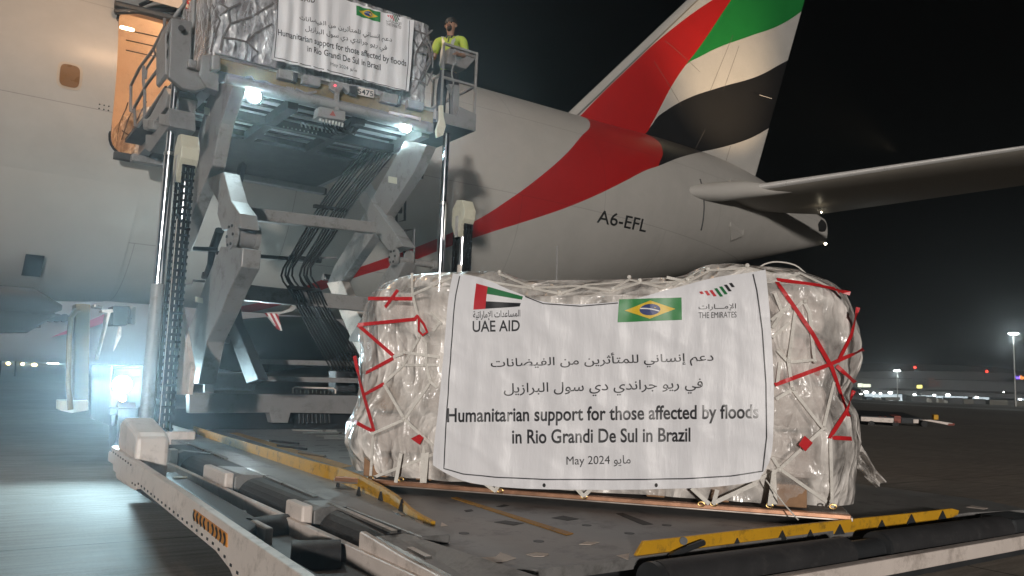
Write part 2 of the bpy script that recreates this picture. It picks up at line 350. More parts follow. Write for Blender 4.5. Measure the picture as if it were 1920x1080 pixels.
def fuselage():
    m = MB(); n = 128
    xs = [-16 + .5*i for i in range(51)] + [9.5 + .4*i for i in range(42)] + [26.2, 26.4]
    vs = []
    for x in xs:
        c, h, w = fus(x)
        vs += [(x, YC - w*math.cos(2*math.pi*k/n), c + h*math.sin(2*math.pi*k/n)) for k in range(n)]
    fs = [(i*n+k, i*n+(k+1)%n, (i+1)*n+(k+1)%n, (i+1)*n+k) for i in range(len(xs)-1) for k in range(n)]
    fs += [tuple(range(n)), tuple((len(xs)-1)*n+k for k in range(n))]
    m.add(vs, fs)
    body = m.build('fuselage', 'fus', PLANE)
    # main deck hold (a drum flattened at its floor) and the door opening with rounded corners are cut out of the solid
    hold = MB(); zc = 5.85; R = 2.95; zf = 5.0
    a0 = math.asin((zf-zc)/R); prof = [(YC + R*math.cos(a0+(math.pi-2*a0)*k/40), zc + R*math.sin(a0+(math.pi-2*a0)*k/40)) for k in range(41)]
    hold.prism([(-3.0, y, z) for y, z in prof], (13, 0, 0)); hc = hold.build('cut', 'holdlining')
    door = MB(); x0, x1, z0, z1, r = 1.93, 5.75, 5.0, 7.74, .28; poly = []
    for cx, cz, a in ((x1-r, z1-r, 0), (x0+r, z1-r, 90), (x0+r, z0+r, 180), (x1-r, z0+r, 270)):
        poly += [(cx+r*math.cos(math.radians(a+15*k)), 13.8, cz+r*math.sin(math.radians(a+15*k))) for k in range(7)]
    door.prism(poly, (0, 2.3, 0)); dc = door.build('cut', 'holdlining')
    for c in (hc, dc):
        md = body.modifiers.new('b', 'BOOLEAN'); md.operation = 'DIFFERENCE'; md.object = c; md.solver = 'EXACT'
    dg = bpy.context.evaluated_depsgraph_get(); me = bpy.data.meshes.new_from_object(body.evaluated_get(dg))
    body.modifiers.clear(); body.data = me
    for c in (hc, dc): bpy.data.objects.remove(c)
    while len(me.materials) < 2: me.materials.append(M['holdlining'])
    me.materials[0] = M['fus']; me.materials[1] = M['holdlining']
    for p in me.polygons:
        c = p.center; y = fus_y(c.x, c.z).y if 2.9 < c.z < 8.8 else None
        inner = -3.1 < c.x < 10.1 and ((c.y-YC)**2+(c.z-zc)**2)**.5 < 3.07 and 4.9 < c.z
        p.material_index = 1 if inner else 0
    me.shade_smooth(); me.set_sharp_from_angle(angle=math.radians(30))
    body.name = 'fuselage'
    return body
FUS = fuselage()
# door sill, frame strip, hold fittings
MB().box(1.99, 5.7, 14.44, 14.54, 4.86, 4.985).build('door_sill', 'dark', PLANE, bevel=.01)
for x in (2.3, 2.95, 3.6): MB().box(x, x+.42, 14.425, 14.44, 4.885, 4.955).build('sill_lit_gap', 'ply', PLANE)  # pale blocks stand for gaps where hold light shows through
fr = []
for cx, cz, a in ((5.75-.28, 7.74-.28, 0), (1.93+.28, 7.74-.28, 90), (1.93+.28, 5.0+.28, 180), (5.75-.28, 5.0+.28, 270)):
    fr += [fus_y(cx+.29*math.cos(math.radians(a+15*k)), cz+.29*math.sin(math.radians(a+15*k)), .004) for k in range(7)]
MB().tube(fr+[fr[0], fr[1]], .022, 6).build('door_seal', 'black', PLANE)
m = MB()
for (pa, pb, r) in (((215,8),(400,52),.07), ((215,22),(330,18),.05), ((262,10),(345,-25),.035)):
    m.tube([at_y(*pa, 14.95), at_y(*pb, 14.95)], r, 8)
m.build('door_actuator', 'dark', PLANE)
m = MB(); 
for k in range(3): m.tube([at_y(236, 56+k*19, 17.3+k*.6), at_y(420, 96+k*19, 17.3+k*.6)], .012, 6)
m.build('ceiling_rail', 'dark', PLANE)
M['holdlamp'] = em('hold_lamp_lens', (1.0, .80, .55), 14)
for (x, y) in ((238, 54), (368, 83), (500, 112)):
    p = at_y(x, y, 17.2); MB().box(p.x-.13, p.x+.13, p.y-.05, p.y+.02, p.z-.028, p.z+.028).build('hold_lamp', 'holdlamp', PLANE, bevel=.02)
M['redtitle'] = pm('red_lettering', (.5,.02,.015), .5, var=.05)
dpl = lambda a, b: at_plane(a, b, Vector((0, 14.66, 7.74)), Vector((0, 2.8, 2.15)).normalized())
lettering('red_title', 'SkyCargo', dpl, (348, 520, -4, 27), 'redtitle', PLANE, slope=.16, bold=.01)
lettering('red_title', 'Emirates', dpl, (362, 520, -38, -9), 'redtitle', PLANE, slope=.16, bold=.01)
for x in (.5, 3.9, 7.5): lamp('hold_light', 'POINT', (x, 17.6, 8.0), 120, (1.0, .60, .33), PLANE, shadow_soft_size=.25)
# open cargo door, swung up on its top hinge
dm = MB()
dv = [(14.72-2.15*(k/12)+.22*math.sin(math.pi*k/12), 7.82+2.8*(k/12)+.20*math.sin(math.pi*k/12)) for k in range(13)]
prof = [(1.95, y, z) for y, z in dv] + [(1.95, y+.10, z+.10) for y, z in reversed(dv)]
dm.prism(prof, (3.78, 0, 0)).build('cargo_door', 'holdlining', PLANE)
for y_, z_ in (dv[1], dv[4], dv[8]): MB().box(1.97, 5.7, y_-.05, y_-.0, z_-.06, z_-.02).build('door_rib', 'holdlining', PLANE)
lamp('added_warm_light', 'POINT', (2.2, 11.9, 9.6), 420, (1.0, .62, .36), PLANE, shadow_soft_size=.5, specular_factor=0.0)  # unseen warm lamp, added to brighten the hull ahead of the door
# registration and small fittings
lettering('registration_letters', 'A6-EFL', lambda x, z: fus_y(x, z, .006), (12.79, 14.72, 5.72, 5.4), 'black', PLANE, slope=.03, bold=.008)
def hullpatch(name, poly, mat, off=.008, n=1):
    'flat patch of the hull from corner points x, z'
    def fn(u, v):
        a = [poly[0][i]+(poly[1][i]-poly[0][i])*u for i in (0, 1)]; b = [poly[3][i]+(poly[2][i]-poly[3][i])*u for i in (0, 1)]
        return fus_y(a[0]+(b[0]-a[0])*v, a[1]+(b[1]-a[1])*v, off)
    return MB().grid(fn, 6, 6).build(name, mat, PLANE)
def rrect_hull(name, cx, cz, w, h, mat, off, n=24, e=4.0, parent=None):
    pts = []
    for k in range(n):
        t = 2*math.pi*k/n; c, s_ = math.cos(t), math.sin(t)
        pts.append(fus_y(cx+w/2*math.copysign(abs(c)**(2/e), c), cz+h/2*math.copysign(abs(s_)**(2/e), s_), off))
    c0 = fus_y(cx, cz, off)
    return MB().add([c0]+pts, [(0, 1+k, 1+(k+1) % n) for k in range(n)]).build(name, mat, parent or PLANE)
M['winframe'] = pm('window_frame_paint', (.42,.36,.29), .4, var=.1)
M['winplug'] = pm('window_plug', (.20,.105,.045), .3, var=.1, coat=.5)
wf = rrect_hull('window', 1.25, 6.12, .37, .46, 'winframe', .006); rrect_hull('pane', 1.25, 6.12, .29, .385, 'winplug', .011, parent=wf)
hullpatch('air_vent', [(.98,3.05),(1.26,3.05),(1.26,3.36),(.98,3.36)], 'black', .10)
hullpatch('air_vent', [(11.05,3.35),(11.5,3.42),(11.5,3.62),(11.05,3.55)], 'black')
for (x, z) in ((3.05,4.55),(3.2,4.52),(3.32,4.4),(3.1,4.38),(3.5,4.58)): MB().ball(fus_y(x, z, 0), .012, 8).build('drain_hole', 'black', PLANE)
for i in range(3):
    for j in range(2): MB().ball(fus_y(1.72+.07*i, 5.68+.07*j, 0), .012, 8).build('drain_hole', 'black', PLANE)
# wing-body fairing bulge that ends just ahead of the door
def fairing(u, v):
    x = -7 + 9.5*u; t = 1-u**3.2; r = max(0.02, t)**.6; a = math.radians(205 + 130*v)
    c, h, w = fus(x); k = 1+.055*r*math.sin(math.pi*min(1, max(0, v)))**.7
    return Vector((x, YC + (w*k)*math.cos(a)*1.0, c + (h*k)*math.sin(a)))
MB().grid(fairing, 60, 40).build('wing_body_fairing', 'skin', PLANE, smooth=True)
for (pts, r) in (([(-40,566),(60,571),(116,577)], (.26,.24,.04)), ([(-40,592),(50,596),(104,590)], (.25,.22,.02))):
    MB().tube([at_y(a, b, 13.2) for a, b in pts], list(r), 12).build('flap_track_fairing', 'darkpod', PLANE, smooth=True)
# drain mast with red and white stripes below the belly
M['stripe'] = None
def stripe_mat(name, c1, c2, sc, rot):
    m, nt, b = mat_base(name); tc = N(nt, 'ShaderNodeTexCoord'); mp = N(nt, 'ShaderNodeMapping'); mp.inputs['Rotation'].default_value = rot
    nt.links.new(tc.outputs['Object'], mp.inputs['Vector']); w = N(nt, 'ShaderNodeTexWave', Scale=sc); w.bands_direction = 'X'; nt.links.new(mp.outputs[0], w.inputs['Vector'])
    g = mth(nt, 'GREATER_THAN', w.outputs['Fac'], .5); nt.links.new(mixc(nt, g, c1, c2), b.inputs['Base Color']); b.inputs['Roughness'].default_value = .5
    return m
M['stripe'] = stripe_mat('red_white_stripe', (.72,.68,.66), (.4,.04,.05), 3.4, (0, .55, 0))
Yp = 16.2
pp = lambda a, b: at_y(a, b, Yp)
MB().prism([pp(555,566), pp(545,578), pp(530,584), pp(497,586), pp(523,590), pp(548,584), pp(560,575)], (0,.12,0)).build('drain_mast', 'skin', PLANE, bevel=.01)
MB().prism([pp(499,587), pp(521,588), pp(529,620), pp(522,617)], (0,.1,0)).build('drain_mast_tip', 'stripe', PLANE)
# fin
FIN_LE = lambda z: 14.19+(z-9.32)*.982
FIN_TE = lambda z: 22.48+(z-8.77)*.39
def fin_mat():
    m, nt, b = mat_base('fin_livery'); L = nt.links.new
    tc = N(nt, 'ShaderNodeTexCoord'); tc.name = 'TC'; s = N(nt, 'ShaderNodeSeparateXYZ'); s.name = 'XYZ'; L(tc.outputs['Object'], s.inputs[0]); X, Z = s.outputs[0], s.outputs[2]
    wr = curve_node(nt, [(8.6,14.0),(9.33,14.62),(11.24,16.46),(12.58,17.82),(14.59,20.2),(17,23.6)], 20, 30, Z)
    rb = curve_node(nt, [(8.6,16.2),(9.25,17.1),(9.56,17.3),(11.3,18.38),(12.8,19.57),(14.87,21.1),(18,23.6)], 20, 30, Z)
    gw = curve_node(nt, [(17.5,11.2),(19.24,12.19),(20.36,12.89),(22.02,13.78),(23.81,14.74),(25.23,15.75),(27,17.3)], 30, 20, X)
    wb = curve_node(nt, [(16.9,9.3),(17.65,9.93),(18.84,10.73),(20.38,11.49),(22.61,12.51),(23.81,13.24),(24.38,13.59),(25.5,14.4)], 30, 20, X)
    bw = curve_node(nt, [(18.3,8.7),(19.37,9.06),(20.67,9.51),(22.04,10.08),(22.76,10.46),(23.26,10.76),(24.5,11.5)], 30, 20, X)
    flag = mixc(nt, mth(nt, 'GREATER_THAN', Z, gw), mixc(nt, mth(nt, 'GREATER_THAN', Z, wb), mixc(nt, mth(nt, 'GREATER_THAN', Z, bw), WHITE, BLACK), WHITE), GREEN)
    col = mixc(nt, mth(nt, 'GREATER_THAN', X, rb), mixc(nt, mth(nt, 'GREATER_THAN', X, wr), WHITE, RED), flag)
    skin_common(nt, b, col, panels=False)
    return m
M['fin'] = fin_mat()
M['seam'] = pm('seam_line', (.10,.085,.07), .6)
def foil(t):   # half thickness of a symmetric section, t = 0..1
    return 2.6*(0.2969*math.sqrt(t)-.126*t-.3516*t*t+.2843*t**3-.1015*t**4)
def fin_pt(u, v):
    z = 8.3+10.4*v; le, te = FIN_LE(z)+.25, FIN_TE(z); t = (1-math.cos(math.pi*2*u))/2; sgn = -1 if u < .5 else 1
    return Vector((le+(te-le)*t, YC+sgn*foil(t)*.20*(te-le)*.38, z))
MB().grid(fin_pt, 60, 30).build('fin', 'fin', PLANE, smooth=True)
m = MB()
m.grid(lambda u, v: Vector((FIN_LE(8.9+9.7*v)+.27*abs(2*u-1)**1.6-.0, YC+(u-.5)*.30, 8.9+9.7*v)), 8, 24); m.build('fin_leading_edge', 'skingrey', PLANE, smooth=True)
for (a, b) in (((1262,70),(1325,130)), ((1240,110),(1290,195)), ((1388,60),(1345,165)), ((1400,80),(1370,165)), ((1335,240),(1312,285)), ((1385,270),(1370,320))):
    p, q = at_y(*a, YC-.42), at_y(*b, YC-.42)
    def onfin(p):
        le, te = FIN_LE(p.z)+.25, FIN_TE(p.z); t = min(1, max(0, (p.x-le)/(te-le))); return Vector((p.x, YC-foil(t)*.2*(te-le)*.38-.002, p.z))
    MB().ribbon([onfin(p+(q-p)*k/6) for k in range(7)], (0,-1,0), .014, .002).build('panel_seam', 'seam', PLANE)
m = MB(); m.beam(at_y(1424,178,YC-.3), at_y(1447,185,YC-.3), .02, .02); m.build('fin_marking', 'skin', PLANE)
# stabilisers
def stab_pt(u, v, sgn):
    d = 9.6*v-.6; y = 15.5-d
    le, te = Vector((18.42+.77*d, y, 7.27+.154*d)), Vector((24.2+.44*d, y, 7.55+.083*d))
    t = (1-math.cos(2*math.pi*u))/2; p = le.lerp(te, t); c = te.x-le.x
    p.z += (1 if u < .5 else -1)*foil(t)*.15*c*(1-.25*v)
    if sgn > 0: p.y = 2*YC-p.y
    return p
for sgn in (-1, 1):
    o = MB().grid(lambda u, v: stab_pt(u, v, sgn), 48, 20).build('stabiliser', 'stabmetal', PLANE, smooth=True)
    m = MB()
    m.grid(lambda u, v: stab_pt(.16*u, .07+.93*v, sgn)+Vector((-.004, 0, .004)), 8, 20)
    m.grid(lambda u, v: stab_pt(1-.05*u, .07+.93*v, sgn)+Vector((-.004, 0, -.004)), 6, 20)
    m.build('stabiliser_leading_edge', 'polished', o, smooth=True)
    hy = lambda y: y if sgn < 0 else 2*YC-y
    path = [Vector((x, hy(y), z)) for x, y, z in ((16.15,15.30,6.80),(16.6,15.32,6.90),(17.3,15.35,7.02),(18.0,15.32,7.15),(18.7,15.15,7.29),(19.5,14.75,7.36),(20.5,14.1,7.44))]
    MB().tube(path, [.03,.16,.25,.285,.27,.18,.05], 20).build('stabiliser_root_fairing', 'skin', o, smooth=True)
M['sealdark'] = pm('dark_seal', (.05,.05,.05), .5)
m = MB(); m.tube([fus_y(17.16+.02*k, 7.38-.16*k, .0) for k in range(10)], .028, 8); m.build('stabiliser_seal', 'sealdark', PLANE)
m = MB(); m.prism([fus_y(18.9,7.75,.0), fus_y(19.3,7.9,.0), fus_y(19.9,7.6,.02), fus_y(19.9,6.2,.02), fus_y(19.3,5.95,.0), fus_y(18.9,6.3,.0)], (0,-.06,0)); m.build('stabiliser_cutout_plate', 'skin', PLANE, bevel=.03)
# tail cone: exhaust and tail light
MB().tube([at_y(1524,428,YC-.15), at_y(1538,424,YC-.15)], .26, 16).build('exhaust_outlet', 'black', PLANE, smooth=True)
M['taillamp'] = em('tail_lamp_lens', (1.0, .86, .62), 40)
MB().ball(at_y(1548,457,YC-.05), .045, 10).build('tail_lamp', 'taillamp', PLANE)
p = at_y(1540,398,14.9); MB().ball(p, .02, 8).build('tail_lamp', 'taillamp', PLANE)
lamp('logo_light', 'SPOT', (22.2, 12.4, 8.55), 2600, (1.0, .72, .44), PLANE, spot_size=math.radians(62), spot_blend=1.0, shadow_soft_size=.1, aim=(20.6, YC, 12.6))
# ------------------------------------------------------------------ the cargo loader in front of the door
DZ = .714
LD = thing('cargo_loader', 'grey scissor-lift cargo loader with dark roller deck, yellow guides and raised bridge', 'cargo loader', (3.9, 6.5, 0))
def part(m, name, mat, parent=None, **k): return m.build(name, mat, parent or LD, **k)
# main deck plate with cut corners, laid on a dark frame
lx = lambda y: lerp([(2.3, 1.80), (3.2, 1.80), (8.6, 2.02), (10.5, 2.1)], y)
deck = [(2.0,2.62), (2.5,2.62), (5.55,2.66), (6.15,2.55), (6.35,2.9), (6.1,10.5), (2.1,10.5), (2.02,8.6), (1.8,3.2), (1.8,2.75)]
part(MB().prism([(x, y, DZ-.05) for x, y in deck], (0,0,.05)), 'deck_plate', 'deck')
part(MB().box(2.1, 6.0, 3.0, 10.4, .40, DZ-.054), 'deck_frame', 'dark')
# bumper segments on the left edge with white end tabs and the thin rail in front
def bumper(y0, y1):
    xr = 1.66; pr = []
    r = .13; z1 = .752
    for k in range(7):
        a = math.radians(180-15*k); pr.append((xr+r+r*math.cos(a), z1-r+r*math.sin(a)))
    pr = [(xr, .55)] + pr + [(1.93, z1), (1.93, .55)]
    part(MB().prism([(x, y0, z) for x, z in pr], (0, y1-y0, 0)), 'edge_bumper', 'rubber', bevel=.006)
for y0, y1 in ((7.12, 8.0), (6.02, 7.0), (4.34, 5.44), (3.4, 4.05)): bumper(y0, y1)
for y0, y1, zt in ((7.0, 7.12, .80), (5.46, 6.0, .785), (4.07, 4.32, .775)):
    part(MB().box(1.585, 1.645, y0, y1, .60, zt), 'bumper_tab', 'white', bevel=.012)
    part(MB().prism([(1.65, y0, .56), (1.65, y0, zt-.03), (1.69, y0, zt-.012), (1.95, y0, .752), (1.95, y0, .56)], (0, y1-y0, 0)), 'bumper_block', 'deck', bevel=.006)
part(MB().prism([(1.585, 3.38, .6), (1.585, 3.38, .765), (1.585, 3.0, .735), (1.585, 2.2, .70), (1.585, 2.2, .55)], (.035, 0, 0)), 'bumper_tab', 'white', bevel=.008)
part(MB().prism([(1.63, 3.38, .56), (1.63, 3.38, .745), (1.63, 3.0, .725), (1.63, 2.3, .69), (1.63, 2.3, .56)], (.16, 0, 0)), 'bumper_block', 'deck', bevel=.03)
part(MB().box(1.56, 1.60, 2.0, 8.15, .60, .695), 'side_rail', 'white', bevel=.006)
part(MB().prism([(1.8, 3.35, .715), (1.66, 3.35, .70), (1.66, 2.5, .66), (1.9, 2.45, .70)], (0, 0, .035)), 'deck_corner', 'deck', bevel=.01)
for a, b in (((480,200),(690,285)), ((800,335),(1160,485)), ((1235,520),(1580,670)), ((1660,757),(1760,808))):
    z4 = lambda p: (180+p[0]/2.8235, 760+p[1]/2.8235)
    p, q = at_z(*z4(a), .757), at_z(*z4(b), .757)
    part(MB().beam(p, q, .028, .012), 'deck_slot_strip', 'steel')
part(MB().prism([(1.80, 3.2, .7145), (1.95, 3.2, .7145), (2.2, 8.3, .7145), (1.95, 8.3, .7145)], (0, 0, .0405)), 'deck_edge_plate', 'deck', bevel=.008)
# frame beam with its hazard panel, bolt slots and the tread beside it
z4 = lambda x, y: (180+x/2.8235, 760+y/2.8235)
fx = 1.13
top = [at_x(*z4(*p), fx) for p in [(80,215),(250,330),(515,508),(690,630),(1080,897)]]
bot = [at_x(*z4(*p), fx) for p in [(90,345),(175,425),(207,445),(212,425),(630,770),(705,868),(720,905)]]
top.append(Vector((fx, 2.0, .69))); bot.append(Vector((fx, 2.0, .50)))
part(MB().prism(top+bot[::-1], (.05, 0, 0)), 'chassis_beam', 'white', bevel=.006)
m = MB()
def on_beam(t, s_):   # t along, s_ = 0 bottom .. 1 top
    y = 6.9-4.4*t; zt = lerp([(p.y, p.z) for p in top[::-1]], y); zb = lerp([(p.y, p.z) for p in sorted(bot, key=lambda p: p.y)], y)
    return y, zb+(zt-zb)*s_
for i in range(44):
    y, z = on_beam(i/44, .17 if i > 8 else .80); part(MB().box(fx-.003, fx, y-.013, y+.013, z-.006, z+.006), 'beam_slot', 'black')
cv = [at_x(*z4(*p), fx-.006) for p in [(515,550),(690,680),(690,752),(515,605)]]
M['haz'] = pm('hazard_orange', (.62,.25,.03), .5, var=.1, dirt=(.3,.14,.04))
hz = part(MB().prism(cv, (.006, 0, 0)), 'hazard_panel', 'haz')
for k in range(9):
    m = MB(); t = (k+.5)/9; pts = []
    for j in range(7):
        s_ = j/6; bow = (.02*(1-(2*s_-1)**2))*(1 if k < 4 else -1 if k > 4 else 0)
        a = cv[0].lerp(cv[1], t); b = cv[3].lerp(cv[2], t); p = b.lerp(a, .08+.84*s_); pts.append(Vector((fx-.009, p.y+bow, p.z)))
    m.ribbon(pts, (-1,0,0), .012, .004); m.build('hazard_stripe', 'black', hz)
part(MB().box(1.19, 1.55, 2.0, 6.2, .60, .62), 'trough_floor', 'dark')
pd = [at_z(*z4(*p), .695) for p in [(330,352),(430,352),(885,608),(800,668)]]
part(MB().prism([(p.x, p.y, .60) for p in pd], (0, 0, .095)), 'tread_pad', 'pad', bevel=.02)
part(MB().prism([(1.18, 6.4, .64), (1.25, 6.4, .66), (1.25, 2.4, .66), (1.18, 2.4, .64)], (0, 0, .03)), 'tread_edge', 'rubber')
for a, b, r in (((810,665),(1010,640),.105), ((1030,815),(1290,810),.12)):
    p, q = at_z(*z4(*a), .64), at_z(*z4(*b), .64)
    p.z = q.z = .60
    part(MB().tube([p, q], r, 20), 'drive_roller', 'rubber', smooth=True)
part(MB().tube([(1.28, 4.2, .60), (1.5, 4.35, .60)], .05, 14), 'roller_axle', 'white', smooth=True)
part(MB().box(1.36, 1.40, 3.95, 4.2, .55, .70), 'roller_bracket', 'white', bevel=.01)
part(MB().tube([(1.46, 6.3, .645), (1.43, 4.4, .645)], .012, 8), 'brake_pipe', 'dark')
for y in (6.0, 5.2, 4.75): part(MB().box(1.42, 1.52, y, y+.04, .63, .65), 'pipe_clip', 'steel')
# corner post block at the far end of the beam
part(MB().prism([(1.16,6.84,.60), (1.16,6.84,1.03), (1.16,6.70,1.07), (1.16,6.22,.995), (1.16,6.14,.96), (1.16,6.14,.60)], (.22,0,0)), 'corner_post', 'white', bevel=.03)
part(MB().box(1.24, 1.5, 6.2, 6.36, .58, .66), 'corner_foot', 'white', bevel=.01)
part(MB().box(1.3, 1.5, 6.9, 8.1, .60, .70), 'side_tank', 'white', bevel=.02)
part(MB().tube([(1.44, 6.02, .58), (1.44, 6.02, .70)], .05, 12), 'guide_post', 'cream', smooth=True)
# yellow pallet guides
def guide(px_top, px_bot, off, name='side_guide'):
    a = [at_z(*p, DZ) for p in px_bot]
    return a
gl = [at_z(*p, DZ) for p in [(364,812),(590,889),(640,905),(735,945),(775,970),(812,985)]]
hs = [.075, .075, .08, .085, .09, .02]
m = MB(); n = 40
def along(P, t):
    d = [0];
    for a, b in zip(P, P[1:]): d.append(d[-1]+(b-a).length)
    return Vector([smooth([(s_/d[-1], p[i]) for s_, p in zip(d, P)], t) for i in range(3)])
yel = MB(); pts = [along(gl, i/n) for i in range(n+1)]
for i in range(n):
    p, q = pts[i], pts[i+1]; d = (q-p).normalized(); nr = Vector((d.y, -d.x, 0))*.012
    h0 = smooth([(k/5, h) for k, h in enumerate(hs)], i/n); h1 = smooth([(k/5, h) for k, h in enumerate(hs)], (i+1)/n)
    yel.hexa([p-nr, q-nr, q+nr, p+nr, p-nr+Vector((0,0,h0)), q-nr+Vector((0,0,h1)), q+nr+Vector((0,0,h1)), p+nr+Vector((0,0,h0))])
GL = part(yel, 'side_guide', 'yellow')
for (a, b, s_) in ((430,832,.03),(443,836,.03),(455,840,.03),(640,912,.035),(679,928,.04),(720,937,.04),(760,957,.05)):
    p = at_z(a, b, DZ+.004); d = Vector((-.02, .99, 0)); x = p.x-.03
    MB().prism([(x, p.y-s_*.6, DZ+.002), (x, p.y, DZ+.002+s_*1.3), (x, p.y+s_*.6, DZ+.002)], (.012,0,0)).build('guide_notch', 'dark', GL)
m = MB(); m.tube([at_z(745,965,DZ+.03), at_z(768,985,DZ+.02), at_z(778,995,DZ)], .010, 8); m.build('guide_latch', 'rubber', GL)
z5 = lambda x, y: (800+x/1.714, 880+y/1.714)
ng_t = [at_y(*z5(*p), 2.64) for p in [(700,231),(840,216),(1000,197),(1200,178),(1400,157),(1560,141),(1690,126),(1712,132)]]
ng_b = [at_y(*z5(*p), 2.64) for p in [(662,296),(840,268),(1000,248),(1200,222),(1400,198),(1560,176),(1690,155),(1708,146)]]
NG = part(MB().prism(ng_t+ng_b[::-1], (0,.018,0)), 'end_guide', 'yellow', bevel=.003)
for (x, y, s_) in ((1000,243,14),(1145,222,16),(1235,216,14),(1330,205,18),(1465,188,16),(1560,173,18),(1660,155,14)):
    MB().prism([at_y(*z5(x-s_,y+6), 2.634), at_y(*z5(x,y-s_*1.6), 2.634), at_y(*z5(x+s_*.8,y+3), 2.634)], (0,.012,0)).build('guide_notch', 'dark', NG)
MB().tube([at_y(*z5(826,230), 2.62), at_y(*z5(826,230), 2.68)], .018, 12).build('guide_bolt', 'dark', NG, smooth=True)
MB().tube([at_y(*z5(780,282), 2.60), at_y(*z5(850,250), 2.60), at_y(*z5(890,235), 2.60)], .014, 8).build('guide_strut', 'dark', NG, smooth=True)
# painted lines, hatches, worn patches and deck rollers
def decal(name, pxs, mat, z=DZ+.004, t=.004):
    return part(MB().prism([at_z(*p, z) for p in pxs], (0,0,t)), name, mat)
decal('deck_line', [(846,934),(856,933),(1075,1001),(1062,1004)], 'orange_line', DZ+.001)
decal('deck_line', [(430,812),(445,811),(660,874),(640,878)], 'orange_line', DZ+.001, .002)
for q in ([(926,979),(948,976),(983,981),(963,985)], [(1034,971),(1056,967),(1086,973),(1064,976)], [(870,957),(884,955),(888,958),(874,960)],
          [(930,950),(945,946),(955,948),(940,951)], [(1155,963),(1168,962),(1225,983),(1205,984)]): decal('deck_hatch', q, 'black', DZ+.001, .001)
for q in ([(890,1047),(930,1044),(938,1036),(968,1047),(940,1055),(905,1056)], [(986,1040),(1005,1036),(1030,1039),(1020,1044),(1000,1044)], [(1086,1021),(1100,1016),(1124,1017),(1108,1022)],
          [(1156,1042),(1180,1038),(1178,1050)], [(1812,951),(1822,948),(1853,953),(1845,955)], [(735,958),(745,957),(758,966),(748,967)], [(776,975),(790,974),(795,986),(784,984)], [(828,980),(840,986),(826,988)]):
    decal('bare_patch', q, 'ply', DZ+.001, .002)
for (a, b, c, d) in ((548,806,632,808),(568,812,650,812),(592,817,668,818),(608,821,672,822),(505,826,560,832),(520,836,575,842),(560,848,610,856)):
    part(MB().tube([at_z(a,b,DZ+.01), at_z(c,d,DZ+.01)], .012, 6), 'deck_roller', 'steel' if a > 540 else 'dark', smooth=True)
for (a, b) in ((495,835),(530,850),(580,868),(690,955),(660,975),(720,990),(870,1040),(1010,1015),(1100,985),(1250,985),(870,1000),(1180,1000),(600,925)):
    p = at_z(a, b, DZ); part(MB().tube([(p.x, p.y, DZ-.01), (p.x, p.y, DZ+.002)], .026, 14), 'deck_bolt', 'dark', smooth=True)
for i in range(5):
    for j in range(7):
        x, y = 2.72+i*.26, 5.6+j*.62; part(MB().box(x, x+.15, y, y+.018, DZ+.001, DZ+.002), 'deck_slot', 'black')
# near edge: long rollers, joint, white beam
ROLL = ((2.52, 3.82), (4.16, 5.52))
for x0, x1 in ROLL: part(MB().tube([(x0, 2.47, .648), (x1, 2.45, .648)], .082, 24), 'end_roller', 'rubber', smooth=True)
part(MB().tube([(3.80, 2.46, .64), (4.18, 2.46, .64)], .06, 20), 'roller_joint', 'dark', smooth=True)
for x in (3.80, 4.13, 2.47): part(MB().tube([(x, 2.46, .645), (x+.03, 2.46, .645)], .086, 24), 'roller_flange', 'dark', smooth=True)
p0, p1 = at_y(1500, 1037, 2.34), at_y(1925, 1003, 2.34)
part(MB().box(1.7, 6.5, 2.30, 2.36, .555, .635), 'end_beam', 'white', bevel=.006)
part(MB().box(1.9, 6.3, 2.37, 2.60, .50, .555), 'end_frame', 'dark')
part(MB().box(5.55, 5.95, 2.38, 2.6, .57, .715), 'end_corner_block', 'dark', bevel=.02)
# wheels below the deck
for x in (2.5, 5.6):
    for y in (4.4, 8.4): part(MB().tube([(x-.14, y, .30), (x+.14, y, .30)], .30, 24), 'wheel', 'rubber', smooth=True)
# far cross beam and engine bay behind the deck
part(MB().prism([at_y(*p, 10.62) for p in [(355,736),(660,742),(672,742),(672,776),(660,776),(545,774),(540,793),(510,793),(505,774),(355,775)]], (0,.18,0)), 'front_cross_beam', 'grey', bevel=.008)
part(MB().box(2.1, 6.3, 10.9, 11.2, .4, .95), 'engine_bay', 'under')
part(MB().prism([at_y(*p, 10.9) for p in [(384,620),(402,620),(402,738),(384,738)]], (0,.1,0)), 'frame_upright', 'grey', bevel=.01)
for (a, b) in (((450,677),(690,683)), ((400,708),(690,714))): part(MB().beam(at_y(*a, 11.2), at_y(*b, 11.2), .06, .07), 'frame_rail', 'grey')
part(MB().beam(at_y(388,633,11.0), at_y(430,637,11.0), .1, .10), 'frame_rail', 'arm')
m = MB(); m.tube([at_y(a, b, 10.95) for a, b in [(549,738),(549,728),(553,726),(625,728),(629,731),(629,738)]], .012, 6); part(m, 'grille_frame', 'white')
m = MB()
for k in range(10): part(MB().beam(at_y(556+k*7.5, 731, 10.97), at_y(556+k*7.5, 738, 10.97), .02, .012), 'grille_bar', 'steel')
m = MB()
for k in range(8): part(MB().tube([at_y(561+k*8, 776, 10.7), at_y(562+k*8, 793, 10.7)], .012, 6), 'drop_chain', 'dark')
part(MB().prism([at_y(*p, 11.6) for p in [(395,700),(480,698),(480,732),(395,732)]], (0,.4,0)), 'engine_cover', 'grey', bevel=.03)
part(MB().prism([at_y(*p, 11.5) for p in [(630,695),(668,697),(668,735),(630,735)]], (0,.3,0)), 'valve_block', 'dark', bevel=.02)
